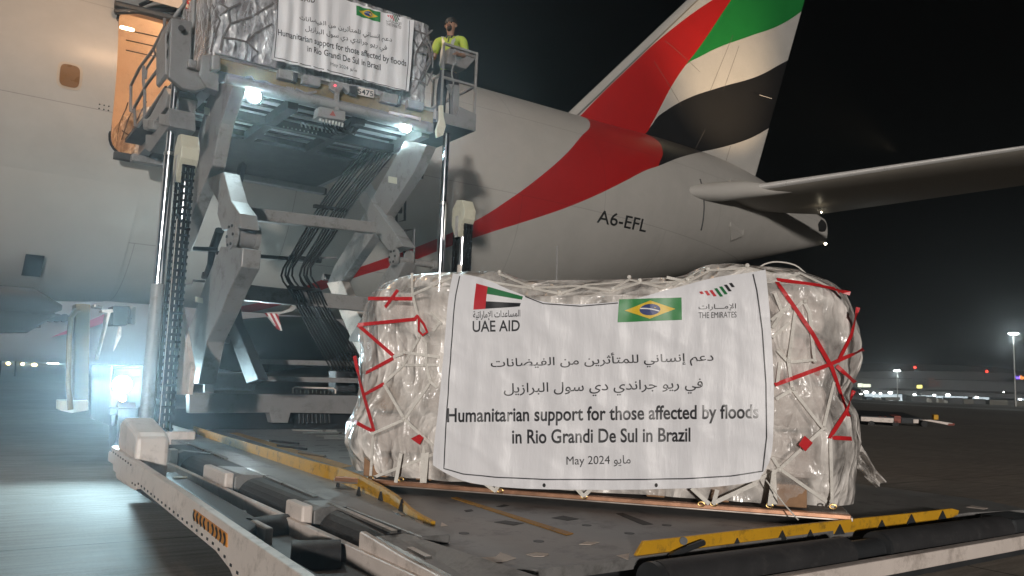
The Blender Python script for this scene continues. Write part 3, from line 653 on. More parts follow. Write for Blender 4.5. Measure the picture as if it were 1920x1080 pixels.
# the two chain masts and telescopic bridge cylinders
def mast(x, yc, ym, px_cov):
    # telescopic cylinder: three sections of shrinking bore
    part(MB().tube([(x, yc, .25), (x, yc, 2.42)], .078, 20), 'cylinder_housing', 'arm', smooth=True)
    part(MB().tube([(x, yc, 2.42), (x, yc, 3.98)], .062, 20), 'cylinder_rod', 'chrome', smooth=True)
    part(MB().tube([(x, yc, 3.98), (x, yc, 5.02)], .052, 20), 'cylinder_rod', 'chrome', smooth=True)
    part(MB().tube([(x, yc, 3.955), (x, yc, 3.995)], .066, 20), 'rod_collar', 'steel', smooth=True)
M['chainblack'] = pm('greased_chain', (.010,.010,.011), .8, var=.3, scale=20, spec=.1)
def chain(x, y, z0, z1):
    m = MB(); n = int((z1-z0)/.075)
    for i in range(n):
        z = z0+(z1-z0)*i/n
        for j in range(3): m.box(x-.055+.045*j, x-.03+.045*j, y-.03, y+.03, z+.004, z+.062)
        m.tube([(x-.06, y, z+.068), (x+.075, y, z+.068)], .016, 6)
    part(m, 'lift_chain', 'chainblack')
for x, s_ in ((1.97, -1), (5.72, 1)): mast(x, 10.0, 9.25, None)
def chain_mast(x, ym, zt):
    part(MB().tube([(x+.03, ym+.06, .2), (x+.03, ym+.06, zt-.72)], .062, 16), 'mast_tube', 'white', smooth=True)
    part(MB().tube([(x+.03, ym+.06, zt-.72), (x+.03, ym+.06, zt-.25)], .045, 16), 'mast_rod', 'chrome', smooth=True)
    oc = [(-.13,-.20),(-.05,-.30),(.06,-.30),(.17,-.08),(.17,.10),(.06,.24),(-.05,.24),(-.17,.05)]
    part(MB().prism([(x-.09, ym+a, zt-.02+b) for a, b in [(-.16,.06),(-.06,.22),(.08,.24),(.19,.12),(.19,-.12),(.10,-.28),(.03,-.30),(-.14,-.06)]], (.19,0,0)), 'pulley_cover', 'cream', bevel=.008)
    part(MB().box(x-.10, x-.088, ym+.0, ym+.075, zt-.33, zt-.02), 'cover_slot', 'steel')
    chain(x, ym-.12, .75, zt-.15); chain(x+.0, ym+.17, .75, zt-.2)
chain_mast(1.98, 9.18, 3.80); chain_mast(5.93, 9.75, 3.80)
part(MB().box(1.86, 2.28, 9.02, 10.2, .2, .80), 'mast_foot', 'white', bevel=.02)
part(MB().box(5.6, 6.1, 9.0, 10.2, .2, .80), 'mast_foot', 'white', bevel=.02)
part(MB().prism([at_x(*p, 2.12) for p in [(332,548),(358,690),(352,740),(330,740)]], (.05,0,0)), 'mast_gusset', 'white', bevel=.006)
# scissor arms: one plane on each side
UP_L, UP_R = 2.45, 5.12
def arm(x, pxs, w, th, mat='arm', name='scissor_arm', bev=.015):
    P = [at_x(*p, x) for p in pxs]; m = MB()
    for a, b in zip(P, P[1:]): m.beam(a, b, th, w, up=(0, (b-a).z, -(b-a).y))
    return part(m, name, mat, bevel=bev)
def arm2(x, left, right, th, mat='arm', name='scissor_arm', bev=.012):
    return part(MB().prism([at_x(*p, x) for p in left]+[at_x(*p, x) for p in right[::-1]], (th,0,0)), name, mat, bevel=bev)
arm2(UP_L, [(398,150),(372,250),(352,330),(340,400),(334,470)], [(437,160),(414,230),(398,310),(372,370),(343,450)], .16)
arm2(UP_L+.02, [(386,336),(409,380),(407,402),(416,432)], [(418,322),(432,376),(448,400),(452,428)], .20)
arm2(UP_L, [(414,462),(384,530),(361,596),(345,640),(338,720)], [(455,465),(452,500),(432,540),(414,585),(388,640),(372,720)], .20)
arm2(UP_L+.5, [(410,556),(420,600),(440,660),(462,720)], [(432,556),(438,600),(460,650),(485,712)], .12, 'dark')
K = at_x(437, 442, UP_L+.02)
for dx in (-.03, .21): part(MB().tube([(K.x+dx, K.y, K.z), (K.x+dx+.05, K.y, K.z)], .16, 20), 'knuckle_plate', 'arm', smooth=True)
part(MB().tube([(K.x-.0, K.y, K.z), (K.x+.22, K.y, K.z)], .13, 20), 'knuckle', 'grey', smooth=True)
arm2(UP_R, [(760,262),(715,340),(662,440),(626,500),(614,530)], [(800,272),(778,320),(700,440),(650,512),(640,528)], .16)
arm2(UP_R-.1, [(648,330),(682,392),(705,440),(728,470)], [(672,336),(700,384),(735,430),(756,462)], .20)
arm2(UP_R-.05, [(738,486),(715,520),(700,560),(650,640)], [(760,492),(745,520),(735,560),(700,640)], .2)
arm2(UP_R+.0, [(612,530),(632,575),(660,640),(690,700)], [(640,526),(655,560),(690,620),(720,690)], .14, 'white')
K = at_x(742, 482, UP_R-.1)
for dx in (-.05, .18): part(MB().tube([(K.x+dx, K.y, K.z), (K.x+dx+.05, K.y, K.z)], .12, 20), 'knuckle_plate', 'arm', smooth=True)
part(MB().tube([(K.x-.06, K.y, K.z-.04), (K.x+.62, K.y, K.z-.04)], .05, 16), 'pivot_pin', 'arm', smooth=True)
part(MB().tube([(K.x+.58, K.y, K.z-.04), (K.x+.64, K.y, K.z-.04)], .075, 16), 'pin_cap', 'arm', smooth=True)
p = at_x(612, 520, UP_R); part(MB().tube([p-Vector((.06,0,0)), p+Vector((.3,0,0))], .06, 16), 'pivot_pin', 'chrome', smooth=True)
def cross(a, b, y0, y1, h, mat='arm', d=.14, name='cross_tube'):
    p, q = at_y(*a, y0), at_y(*b, y1); return part(MB().beam(p, q, d, h), name, mat, bevel=.012)
cross((436,398), (702,428), 10.05, 10.2, .155)
cross((420,545), (705,573), 10.3, 10.4, .20)
cross((362,466), (408,468), 9.9, 9.9, .05, 'dark', .05, 'hose_bar'); cross((406,474), (602,490), 10.0, 10.2, .05, 'dark', .05, 'hose_bar')
cross((600,484), (632,483), 10.2, 10.2, .03, 'grey', .03, 'hose_bar')
part(MB().tube([at_y(*q, 10.0) for q in [(336,531),(360,533),(362,526),(384,528)]], .016, 8), 'hose_bar', 'grey')
part(MB().tube([at_y(455,310,11.6), at_y(438,378,10.3)], .055, 4), 'lift_strut', 'under')
part(MB().tube([at_x(a, b, 2.6) for a, b in [(412,432),(398,470),(394,495),(386,515)]], [.055,.05,.035,.03], 10), 'lift_strut', 'dark')
part(MB().tube([at_x(386,512,2.6), at_x(384,522,2.6)], .045, 10), 'strut_eye', 'dark')
for kx, ky, rr in ((437,442,.115),(742,482,.085)):
    K = at_x(kx, ky, UP_L+.02 if kx < 500 else UP_R-.1); x0 = K.x-(.045 if kx < 500 else .065)
    for i in range(6):
        t = i*math.pi/3; c_ = Vector((x0, K.y+rr*math.cos(t), K.z+rr*math.sin(t))); part(MB().tube([c_, c_+Vector((.03,0,0))], .016, 6), 'knuckle_bolt', 'dark')
for (a, b, w_, h_) in ((366,556,14,10),(383,200,10,14),(728,330,16,12)):
    xx = (UP_L if a < 500 else UP_R)-.004; part(MB().prism([at_x(*q_, xx) for q_ in ((a,b),(a+w_,b+3),(a+w_,b+h_+3),(a,b+h_))], (.003,0,0)), 'rating_plate', 'cream')
# hose bundle hanging through the scissor
for k in range(11):
    t = k/10; off = (1 if k >= 5 else 0)*9
    P = [(690+t*62+off*.3, 268), (640+t*60+off*.4, 330), (597+t*54+off*.5, 390), (568+t*54+off*.6, 440), (543+t*44+off, 484), (533+t*40+off*1.1, 503), (530+t*42+off*1.1, 520), (540+t*46+off, 538), (548+t*50+off*.6, 552), (556+t*54+off*.3, 572), (586+t*60, 628), (622+t*66, 694)]
    Y = [11.4, 10.9, 10.5, 10.25, 10.15, 10.15, 10.2, 10.3, 10.35, 10.4, 10.6, 10.9]
    pts = [at_y(a+(2.5*math.sin(k*2.1+i*.8) if 4 < i < 8 else 0), b, y-.10-.02*(k % 2)) for i, ((a, b), y) in enumerate(zip(P, Y))]
    fine = [along(pts, i/48) for i in range(49)]
    part(MB().tube(fine, .0125, 6), 'hose', 'hose', smooth=True)
cross((588,386), (650,395), 10.38, 10.42, .05, 'hose', .06, 'hose_clamp'); cross((540,538), (600,545), 10.18, 10.22, .05, 'hose', .06, 'hose_clamp'); cross((543,482), (602,489), 10.08, 10.12, .06, 'hose', .06, 'hose_clamp')
p = at_y(1045, 553, 7.4); part(MB().tube([(p.x, p.y, DZ), at_y(1045, 462, 7.4)], .012, 6), 'whip_antenna', 'arm')
# ---------------- bridge
BY0, BY1 = 9.9, 14.15
BR = part(MB().box(2.30, 5.45, BY0, BY0+.12, 4.95, 5.10), 'bridge_front_beam', 'grey', bevel=.02)
part(MB().tube([(2.5, BY0-.03, 5.0), (5.3, BY0-.03, 5.0)], .06, 12), 'bridge_front_tube', 'arm', smooth=True)
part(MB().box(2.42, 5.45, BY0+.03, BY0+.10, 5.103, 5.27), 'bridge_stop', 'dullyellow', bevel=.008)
part(MB().box(2.46, 5.31, BY0+.13, BY1-.01, 5.11, 5.19), 'bridge_deck', 'under')
for x0, x1 in ((2.30, 2.45), (5.32, 5.45)): part(MB().box(x0, x1, BY0+.125, BY1, 4.90, 5.18), 'bridge_side_beam', 'grey', bevel=.01)
part(MB().box(2.45, 5.32, 11.9, BY1, 4.88, 4.93), 'bridge_belly_plate', 'under')
part(MB().box(2.2, 5.5, BY1-.12, BY1+.05, 4.78, 4.90), 'bridge_rear_beam', 'grey', bevel=.01)
for i in range(13):
    y = 10.25+i*.14; part(MB().tube([(2.46, y, 5.06), (5.31, y, 5.06)], .034, 8), 'bridge_roller', 'galv' if i % 2 == 0 else 'dark', smooth=True)
for x in (3.35, 4.3): part(MB().box(x, x+.14, BY0+.13, 11.9, 4.87, 5.0), 'bridge_stringer', 'under')
part(MB().box(2.45, 5.32, 10.9, 11.02, 4.86, 4.98), 'bridge_stringer', 'under')
for r_ in range(2):
    m = MB()
    for k in range(9): m.beam((3.72+k*.06-r_*.12, 10.55+r_*.34, 4.885), (3.80+k*.06-r_*.12, 10.72+r_*.34, 4.885), .018, .018)
    part(m, 'grating', 'steel')
z2 = lambda x, y: (380+x/3.374, y/3.374)
for q, mt in (([(485,432),(575,450),(580,512),(478,490)], 'arm'), ([(640,470),(752,490),(745,548),(630,525)], 'arm'), ([(1145,580),(1240,600),(1232,662),(1130,640)], 'arm'), ([(1300,625),(1400,645),(1400,700),(1300,680)], 'grey'), ([(865,520),(950,535),(925,590)], 'arm')):
    part(MB().prism([at_y(*z2(*p), BY0-.06) for p in q], (0,.11,0)), 'stop_bracket', mt, bevel=.01)
for q in ([(575,455),(605,462),(600,520),(575,512)], [(930,540),(975,545),(985,600),(935,590)], [(1240,600),(1262,604),(1255,668),(1236,662)]):
    part(MB().prism([at_y(*z2(*p), BY0-.08) for p in q], (0,.1,0)), 'stop_hook', 'dark', bevel=.006)
NP = part(MB().prism([at_y(*z2(*p), BY0-.02) for p in [(988,548),(1083,570),(1083,620),(985,598)]], (0,.015,0)), 'number_plate', 'white')
lettering('plate_number', '5475', lambda a, b: at_y(a, b, BY0-.024), (671, 700, 165.5, 175.5), 'ink', NP, slope=.2, bold=.02)
part(MB().prism([at_y(*z2(*p), BY0-.08) for p in [(812,510),(880,525),(890,560),(868,580),(862,700),(838,700),(840,585),(805,560)]], (0,.06,0)), 'latch_lever', 'arm', bevel=.008)
M['redlamp'] = em('red_indicator', (1,.05,.08), 4)
part(MB().ball(at_y(*z2(838,541), BY0-.09), .014, 8), 'indicator_lamp', 'redlamp')
cb = part(MB().prism([at_y(*z2(*p), BY0-.05) for p in [(740,672),(905,705),(903,765),(728,735)]], (0,.18,0)), 'valve_box', 'arm', bevel=.008)
M['warn'] = pm('warning_triangle_red', (.35,.05,.04), .5)
MB().prism([at_y(*z2(*p), BY0-.056) for p in [(824,700),(842,735),(803,728)]], (0,.004,0)).build('warning_triangle', 'warn', cb)
m = MB()
for k in range(8):
    a, b = 745+k*20, 745+k*5; m.tube([at_y(*z2(a,b), BY0+.02), at_y(*z2(a-4,b+22), BY0+.02)], .018, 8)
m.build('hose_fittings', 'steel', cb)
random.seed(3)
for k in range(9):
    a = 760+k*17; P = [(a, 755+k*4), (a+10, 800+random.randint(0,30)), (a+60, 835+random.randint(-20,30)), (930+k*8, 790+random.randint(-40,40)), (960+k*10, 700+k*8)]
    pts = [at_y(*z2(*p), BY0+.15+.05*i) for i, p in enumerate(P)]
    part(MB().tube([along(pts, i/16) for i in range(17)], .011, 6), 'hose', 'hose', smooth=True)
m = MB()
for k in range(4): m.tube([at_y(*z2(530+k*14,545+k*3), BY0-.07), at_y(*z2(560+k*8,585), BY0-.08), at_y(*z2(545+k*12,612), BY0-.06)], .008, 6)
part(m, 'cable_loops', 'arm')
for P in ([(270,490),(310,485),(325,510),(400,515),(440,535)], [(590,560),(650,590),(720,580)]):
    part(MB().tube([at_y(*z2(*p), BY0-.06) for p in P], .012, 6), 'cable', 'arm')
# the two floodlights under the front beam
LAMPS = []
for (lx_, ly_), br in (((324, 608), [(245,515),(330,535),(440,555)]), ((1282, 800), [(1180,712),(1300,735),(1375,752),(1370,785)])):
    c = at_y(*z2(lx_, ly_), BY0-.02); LAMPS.append(c)
    h = part(MB().tube([c+Vector((0,.0,0)), c+Vector((.02,.12,.03))], [.11,.07], 20), 'floodlight', 'dark', smooth=True)
    MB().ball(c+Vector((0,-.012,0)), .088, 16, (1,.35,1)).build('lamp_lens', 'glasslamp', h, smooth=True)
    part(MB().tube([at_y(*z2(*p), BY0-.05) for p in br], .022, 8), 'lamp_bracket', 'white')
    lamp('floodlight_beam', 'SPOT', c+Vector((0,-.10,0)), 110, (.72,.95,1.0), h, spot_size=math.radians(115), spot_blend=1.0, shadow_soft_size=.08, aim=c+Vector((-.35,-1.0,-.45)))
    lamp('floodlight_core', 'SPOT', c+Vector((0,-.11,0)), 340, (.72,.96,1.0), h, spot_size=math.radians(40), spot_blend=1.0, shadow_soft_size=.08, aim=c+Vector((-.30-.02*c.x,-1.0,-.33)))
    lamp('floodlight_spill', 'POINT', c+Vector((.12,.42,-.12)), 8, (.68,.95,1.0), h, shadow_soft_size=.06)
wl = part(MB().box(3.9, 4.1, 12.3, 12.4, 1.45, 1.6), 'added_lamp', 'dark')  # hidden lamp, added to brighten the fuselage behind the scissor arms
MB().box(3.92, 4.08, 12.405, 12.42, 1.47, 1.58).build('added_lamp_lens', 'glasslamp', wl)
lamp('added_lamp_beam', 'POINT', (4.0, 12.75, 1.6), 90, (.78,.96,1.0), wl, shadow_soft_size=.12)
# left side frame, catwalk and handrails
z6 = lambda x, y: (240+x/3.175, y/3.175)
part(MB().prism([at_y(*z6(*p), 9.78) for p in [(258,104),(382,128),(376,352),(378,398),(425,420),(470,520),(405,543),(330,527),(243,458)]], (0,.10,0)), 'side_end_plate', 'grey', bevel=.012)
part(MB().tube([at_y(*z6(317,168), 9.70), at_y(*z6(317,168), 9.79)], .035, 16), 'plate_eye', 'dark', smooth=True)
part(MB().prism([at_y(*z6(*p), 9.9) for p in [(222,195),(256,106),(243,458),(222,440)]], (0,.5,0)), 'side_box', 'arm', bevel=.01)
for z0, z1 in ((215,255),(300,345)): part(MB().prism([at_y(*z6(*p), 9.87) for p in [(233,z0),(246,z0-30),(244,z1-30),(232,z1)]], (0,.05,0)), 'box_slot', 'black')
part(MB().prism([at_y(*z6(*p), 9.7) for p in [(500,325),(552,325),(552,415),(498,415)]], (0,.3,0)), 'hinge_block', 'arm', bevel=.015)
part(MB().prism([at_y(*z6(*p), 9.75) for p in [(440,330),(496,318),(490,425),(545,440),(540,545),(470,520),(425,450)]], (0,.2,0)), 'hinge_plate', 'grey', bevel=.012)
part(MB().prism([at_y(*z6(*p), 9.7) for p in [(360,350),(412,362),(408,408),(357,398)]], (0,.12,0)), 'rail_socket', 'arm', bevel=.01)
XL = 1.97
def rail(pts, r=.022, name='handrail', mat='grey', x=XL): return part(MB().tube([at_x(*p, x) for p in pts], r, 10), name, mat, smooth=True)
rail([z6(218,112), z6(218,158), z6(150,295), z6(70,402), z6(18,508), z6(16,662), z6(35,668)])
rail([z6(214,365), z6(110,505), z6(38,640), z6(44,745), z6(60,752), z6(110,690), z6(225,520)])
rail([z6(92,395), z6(92,480), z6(100,560), z6(98,700)])
rail([z6(150,295), z6(165,322), z6(110,410), z6(105,470)], .018)
part(MB().tube([at_y(*z6(*p), 9.95) for p in [(372,380),(388,120),(395,-60)]], .030, 12), 'handrail', 'arm', smooth=True)
part(MB().tube([at_y(*z6(*p), 9.95) for p in [(270,108),(338,20),(345,-40)]], .022, 10), 'handrail', 'arm', smooth=True)
part(MB().tube([at_y(*z6(*p), 9.97) for p in [(338,118),(332,-40)]], .018, 10), 'handrail', 'arm', smooth=True)
part(MB().prism([at_x(*z6(*p), 1.92) for p in [(222,520),(240,560),(222,640),(120,780),(90,770),(92,720),(130,690)]], (.35,0,0)), 'catwalk', 'arm', bevel=.012)
part(MB().prism([at_x(*z6(*p), 1.9) for p in [(245,640),(245,750),(130,905),(100,890),(104,800),(150,800)]], (.3,0,0)), 'catwalk_beam', 'grey', bevel=.012)
for q in ([(182,675),(222,680),(222,745),(182,738)], [(88,705),(150,712),(145,770),(88,760)]): part(MB().prism([at_x(*z6(*p), 1.86) for p in q], (.12,0,0)), 'catwalk_block', 'arm', bevel=.01)
part(MB().box(2.05, 2.30, 10.05, 13.9, 5.02, 5.08), 'catwalk_floor', 'under')
# the operator's basket on the right
part(MB().prism([(5.5,9.92,5.14),(6.17,9.92,5.14),(6.17,9.92,5.40),(5.86,9.92,5.45),(5.84,9.92,5.30),(5.5,9.92,5.30)], (0,.03,0)), 'basket_front', 'grey', bevel=.006)
part(MB().box(5.46, 6.17, 9.955, 11.3, 5.14, 5.18), 'basket_floor', 'under')
part(MB().box(6.14, 6.17, 9.955, 11.3, 5.185, 5.38), 'basket_side', 'grey')
for (x, y) in ((6.14, 9.94), (6.14, 11.25)): part(MB().box(x-.018, x+.018, y-.018, y+.018, 5.2, 6.36), 'basket_post', 'arm', bevel=.005)
part(MB().box(5.56, 5.59, 9.93, 9.96, 5.3, 6.33), 'basket_post', 'grey', bevel=.005)
for z in (6.34, 5.83):
    part(MB().beam((5.57, 9.945, z), (6.14, 9.945, z), .034, .034), 'basket_rail', 'arm'); part(MB().beam((6.14, 9.96, z), (6.14, 11.25, z), .034, .034), 'basket_rail', 'arm')
z7 = lambda x, y: (780+x/4.156, 20+y/4.156)
con = part(MB().prism([at_y(*z7(*p), 9.99) for p in [(262,290),(300,278),(462,335),(470,370),(392,455),(240,412)]], (0,.22,0)), 'control_console', 'grey', bevel=.012)
MB().prism([at_y(*z7(*p), 9.97) for p in [(290,282),(455,330),(462,368),(300,318)]], (0,.02,0)).build('console_lip', 'arm', con)
part(MB().tube([along([at_y(*z7(*p), 9.93) for p in [(305,350),(312,395),(285,440),(280,500),(292,560),(270,660)]], i/20) for i in range(21)], .012, 6), 'console_cable', 'arm', smooth=True)
part(MB().prism([at_y(*z7(*p), 10.0) for p in [(255,568),(340,580),(340,650),(332,830),(292,830),(290,640)]], (0,.10,0)), 'basket_pillar', 'grey', bevel=.01)
part(MB().prism([at_y(*z7(*p), 9.80) for p in [(183,735),(215,735),(218,820),(235,900),(215,970),(165,990),(158,930),(185,840)]], (0,.05,0)), 'edge_guard', 'cream', bevel=.01)
part(MB().prism([at_x(*p, 5.55) for p in [(770,285),(795,280),(795,300),(790,335),(766,340)]], (.03,0,0)), 'rubber_flap', 'rubber')
part(MB().beam(at_x(752,290,5.5), at_x(750,400,5.5), .05, .05), 'ladder_rail', 'dark')
for (a, b, c, d) in ((745,346,760,417), (759,433,777,500)):
    P = [at_y(*q, 10.9) for q in [(a,b),(c,b-4),(c-1,d-4),(a-2,d)]]; part(MB().tube(P+[P[0]], .02, 6), 'access_step', 'dark')
# ------------------------------------------------------------------ front pallet: aluminium sheet, wrapped cargo, net, banner
PA = at_z(625, 897, .774); PB = at_z(1600, 970, .774); PA.z = PB.z = .774
EA = (PB-PA).normalized(); EL = (PB-PA).length; ED = Vector((-EA.y, EA.x, 0)); DEP = 2.44     # ED points away from the camera
if ED.dot(PA) < 0: ED = -ED
def pal(a, d, z): return PA + EA*a + ED*d + Vector((0, 0, z-.774))
o = MB().hexa([pal(0,0,.748), pal(EL,0,.748), pal(EL,DEP,.748), pal(0,DEP,.748), pal(0,0,.772), pal(EL,0,.772), pal(EL,DEP,.772), pal(0,DEP,.772)]).build('aluminium_pallet', 'alu', None, bevel=.004)
tag(o, 'flat aluminium air cargo pallet lying skewed on the loader deck under the wrapped load', 'pallet')
M['edge'] = pm('copper_edge_rail', (.50,.27,.17), .35, .7, var=.3, scale=12)
MB().hexa([pal(.01,-.0035,.757), pal(EL-.01,-.0035,.757), pal(EL-.01,.045,.757), pal(.01,.045,.757), pal(.01,-.0035,.785), pal(EL-.01,-.0035,.785), pal(EL-.01,.045,.785), pal(.01,.045,.785)]).build('edge_rail', 'edge', o, bevel=.005)
FP = lambda px, py, d: at_plane(px, py, PA+ED*d, ED)
def ad(p): q = p-PA; return q.dot(EA), q.dot(ED), p.z
def prof_pts(px, d): return [ad(FP(*p, d)) for p in px]
# outline of the wrapped heap as seen against what is behind it, taken on a plane a little inside its front
_L = prof_pts([(652,893),(648,868),(640,830),(648,795),(662,760),(664,720),(659,670),(662,630),(674,595),(684,570),(697,540),(715,523),(745,514)], .35)
_R = prof_pts([(1607,950),(1613,890),(1626,830),(1618,780),(1604,742),(1614,712),(1624,670),(1627,640),(1617,600),(1610,578),(1590,545),(1562,522),(1520,508)], .35)
_T = prof_pts([(700,519),(745,513),(800,511),(850,510),(900,510),(940,510),(975,522),(1020,533),(1060,531),(1120,527),(1180,522),(1240,521),(1290,514),(1330,499),(1370,496),(1410,498),(1450,499),(1500,503),(1560,515)], .45)
TL_ = sorted((z, a) for a, d, z in _L); TR_ = sorted((z, a) for a, d, z in _R); TT_ = sorted((a, z) for a, d, z in _T)
ZMAX = max(z for a, z in TT_)
def rid(p, s, o_=4): return noise.ridged_multi_fractal(Vector(p)*s, 1.0, 2.1, o_, 1.0, 2.0)
def cargo_shell(t, h, shrink=0.0):
    'ring angle t, height h 0..1 on the wall'
    c, s_ = math.cos(t), math.sin(t); e = .32
    ca = math.copysign(abs(c)**e, c); sa = math.copysign(abs(s_)**e, s_)
    zb = .80
    a_mid = EL*.5+ca*EL*.45; zt = lerp(TT_, a_mid)-.02
    z = zb + (zt-zb)*h
    hz = z
    aL, aR = lerp(TL_, hz)+shrink, lerp(TR_, hz)-shrink
    if h > .86: 
        k = (h-.86)/.14; ins = .22*(1-math.sqrt(max(0, 1-k*k)))
    else: ins = 0
    a = (aL+aR)/2 + ca*(aR-aL)/2
    dh = DEP/2 - .06 - ins - shrink + .05*math.sin(z*7)*(1 if h < .9 else 0)
    d = DEP/2 + .0 + sa*dh
    return a, d, z
def cargo_pt(t, h, shrink=0.0, lump=1.0):
    a, d, z = cargo_shell(t, h, shrink)
    c = Vector((a-EL/2, d-DEP/2, 0)); n = c.normalized() if abs(c.y) < 1.0 else Vector((0, math.copysign(1, c.y), 0))
    q = (a*1.0, d*1.0, z*1.0)
    k = lump*(.028*noise.noise(Vector(q)*2.6) + .020*noise.noise(Vector(q)*6.5+Vector((3,1,7))) - .016*rid((a*1.6, d*1.6, z), 4.2, 3) + .02)
    a += n.x*k; d += n.y*k
    return pal(a, d, z + lump*.012*noise.noise(Vector(q)*5))
def cargo_mesh(nu, nv, ncap, shrink=0.0, lump=1.0):
    m = MB(); vs = [cargo_pt(2*math.pi*i/nu+.001, j/nv, shrink, lump) for j in range(nv+1) for i in range(nu)]
    fs = [(j*nu+i, j*nu+(i+1)%nu, (j+1)*nu+(i+1)%nu, (j+1)*nu+i) for j in range(nv) for i in range(nu)]
    ring = vs[nv*nu:]; ctr = sum(ring, Vector())/nu; base = nv*nu
    for c in range(1, ncap):
        f = 1-c/ncap; k0 = len(vs)
        for i in range(nu):
            p = ctr.lerp(ring[i], f); a, d, z = ad(p)
            zt = lerp(TT_, a)-.02 - shrink; p.z = zt + (.06*(1-f)**.5 if lump else 0)*0 + lump*(.03*noise.noise(Vector((a,d,0))*3.1)-.018*rid((a,d,.3), 4.4, 3)+.014)*(1-f**6)
            p.z = p.z + (ring[i].z-zt)*f**6
            vs.append(p)
        fs += [(base+i, base+(i+1)%nu, k0+(i+1)%nu, k0+i) for i in range(nu)]; base = k0
    vs.append(ctr+Vector((0,0,0))); fs += [(base+i, base+(i+1)%nu, len(vs)-1) for i in range(nu)]
    m.add(vs, fs); return m
def film_mat(name, tint=(.86,.85,.84), veil=.50, scale=1.0, gloss=.16):
    m, nt, b = mat_base(name); L = nt.links.new
    tc = N(nt, 'ShaderNodeTexCoord')
    mp = N(nt, 'ShaderNodeMapping'); mp.inputs['Rotation'].default_value = (0, 0, .69); mp.inputs['Scale'].default_value = (1.0*scale, 1.0*scale, .55*scale); L(tc.outputs['Object'], mp.inputs['Vector'])
    w = N(nt, 'ShaderNodeTexNoise', Scale=2.2, Detail=3.0); L(mp.outputs[0], w.inputs['Vector'])
    add = N(nt, 'ShaderNodeMix', data_type='RGBA', blend_type='LINEAR_LIGHT'); add.inputs[0].default_value = .12; L(mp.outputs[0], add.inputs[6]); L(w.outputs['Color'], add.inputs[7])
    hs = []
    for rot, sc, scl, amt in (((.1, .25, .3), (1, 1, .22), 5.0, .42), ((.5, -.6, .9), (1, .25, 1), 4.2, .32), ((-.4, .8, 1.6), (.3, 1, 1), 6.5, .26)):
        m2 = N(nt, 'ShaderNodeMapping'); m2.inputs['Rotation'].default_value = rot; m2.inputs['Scale'].default_value = sc; L(add.outputs[2], m2.inputs['Vector'])
        r1 = N(nt, 'ShaderNodeTexNoise', Scale=scl, Detail=2.0, Roughness=.42); r1.noise_type = 'RIDGED_MULTIFRACTAL'; r1.inputs['Offset'].default_value = 1.0; r1.inputs['Gain'].default_value = 2.0; L(m2.outputs[0], r1.inputs['Vector'])
        hs.append(mth(nt, 'MULTIPLY', r1.outputs['Fac'], amt))
    f1 = N(nt, 'ShaderNodeTexNoise', Scale=45.0, Detail=3.0); L(add.outputs[2], f1.inputs['Vector'])
    h = mth(nt, 'ADD', mth(nt, 'ADD', hs[0], hs[1]), mth(nt, 'ADD', hs[2], mth(nt, 'MULTIPLY', f1.outputs['Fac'], .03)))
    bp = N(nt, 'ShaderNodeBump', Strength=1.0, Distance=.075); L(h, bp.inputs['Height'])
    b.inputs['Base Color'].default_value = c4(tint); b.inputs['Roughness'].default_value = gloss; b.inputs['Specular IOR Level'].default_value = .8; L(bp.outputs[0], b.inputs['Normal'])
    b.inputs['Coat Weight'].default_value = .7; b.inputs['Coat Roughness'].default_value = .2; L(bp.outputs[0], b.inputs['Coat Normal'])
    tr = N(nt, 'ShaderNodeBsdfTransparent'); tr.inputs[0].default_value = (.95,.95,.96,1)
    n = N(nt, 'ShaderNodeTexNoise', Scale=3.0, Detail=8.0, Roughness=.7); L(mp.outputs[0], n.inputs['Vector'])
    mr = N(nt, 'ShaderNodeMapRange'); mr.inputs[1].default_value = .3; mr.inputs[2].default_value = .7; mr.inputs[3].default_value = max(0, veil-.28); mr.inputs[4].default_value = min(1, veil+.28); L(n.outputs['Fac'], mr.inputs[0])
    cr = N(nt, 'ShaderNodeMapRange'); cr.inputs[1].default_value = .80; cr.inputs[2].default_value = 1.25; cr.inputs[4].default_value = .5; L(h, cr.inputs[0])
    vf = N(nt, 'ShaderNodeMath', operation='ADD', use_clamp=True); L(mr.outputs[0], vf.inputs[0]); L(cr.outputs[0], vf.inputs[1])
    ms = N(nt, 'ShaderNodeMixShader'); L(vf.outputs[0], ms.inputs[0]); L(tr.outputs[0], ms.inputs[1]); L(b.outputs[0], ms.inputs[2])
    L(ms.outputs[0], nt.nodes['Material Output'].inputs['Surface'])
    return m
M['film'] = film_mat('stretch_film', (.92,.87,.82), .36, gloss=.3)
LOAD = thing('wrapped_cargo', 'bulky load in crinkled clear plastic under a net and red tape, standing at deck level', 'cargo load', pal(EL/2, DEP/2, .8))
film = cargo_mesh(300, 96, 24).build('plastic_wrap', 'film', LOAD, smooth=False)
film.data.shade_smooth()
M['sack'] = pm('pale_sack', (.62,.55,.50), .7, var=.25, scale=5, dirt=(.30,.20,.15), dirt_amt=.5, bump=.4, bscale=12)
M['sackpink'] = pm('pink_carton', (.46,.28,.26), .7, var=.2, scale=5, bump=.3, bscale=12)
M['carton'] = pm('brown_carton', (.33,.235,.165), .75, var=.2, scale=4, bump=.2, bscale=14)
random.seed(11)
nx, nz = 7, 4; z0 = .93
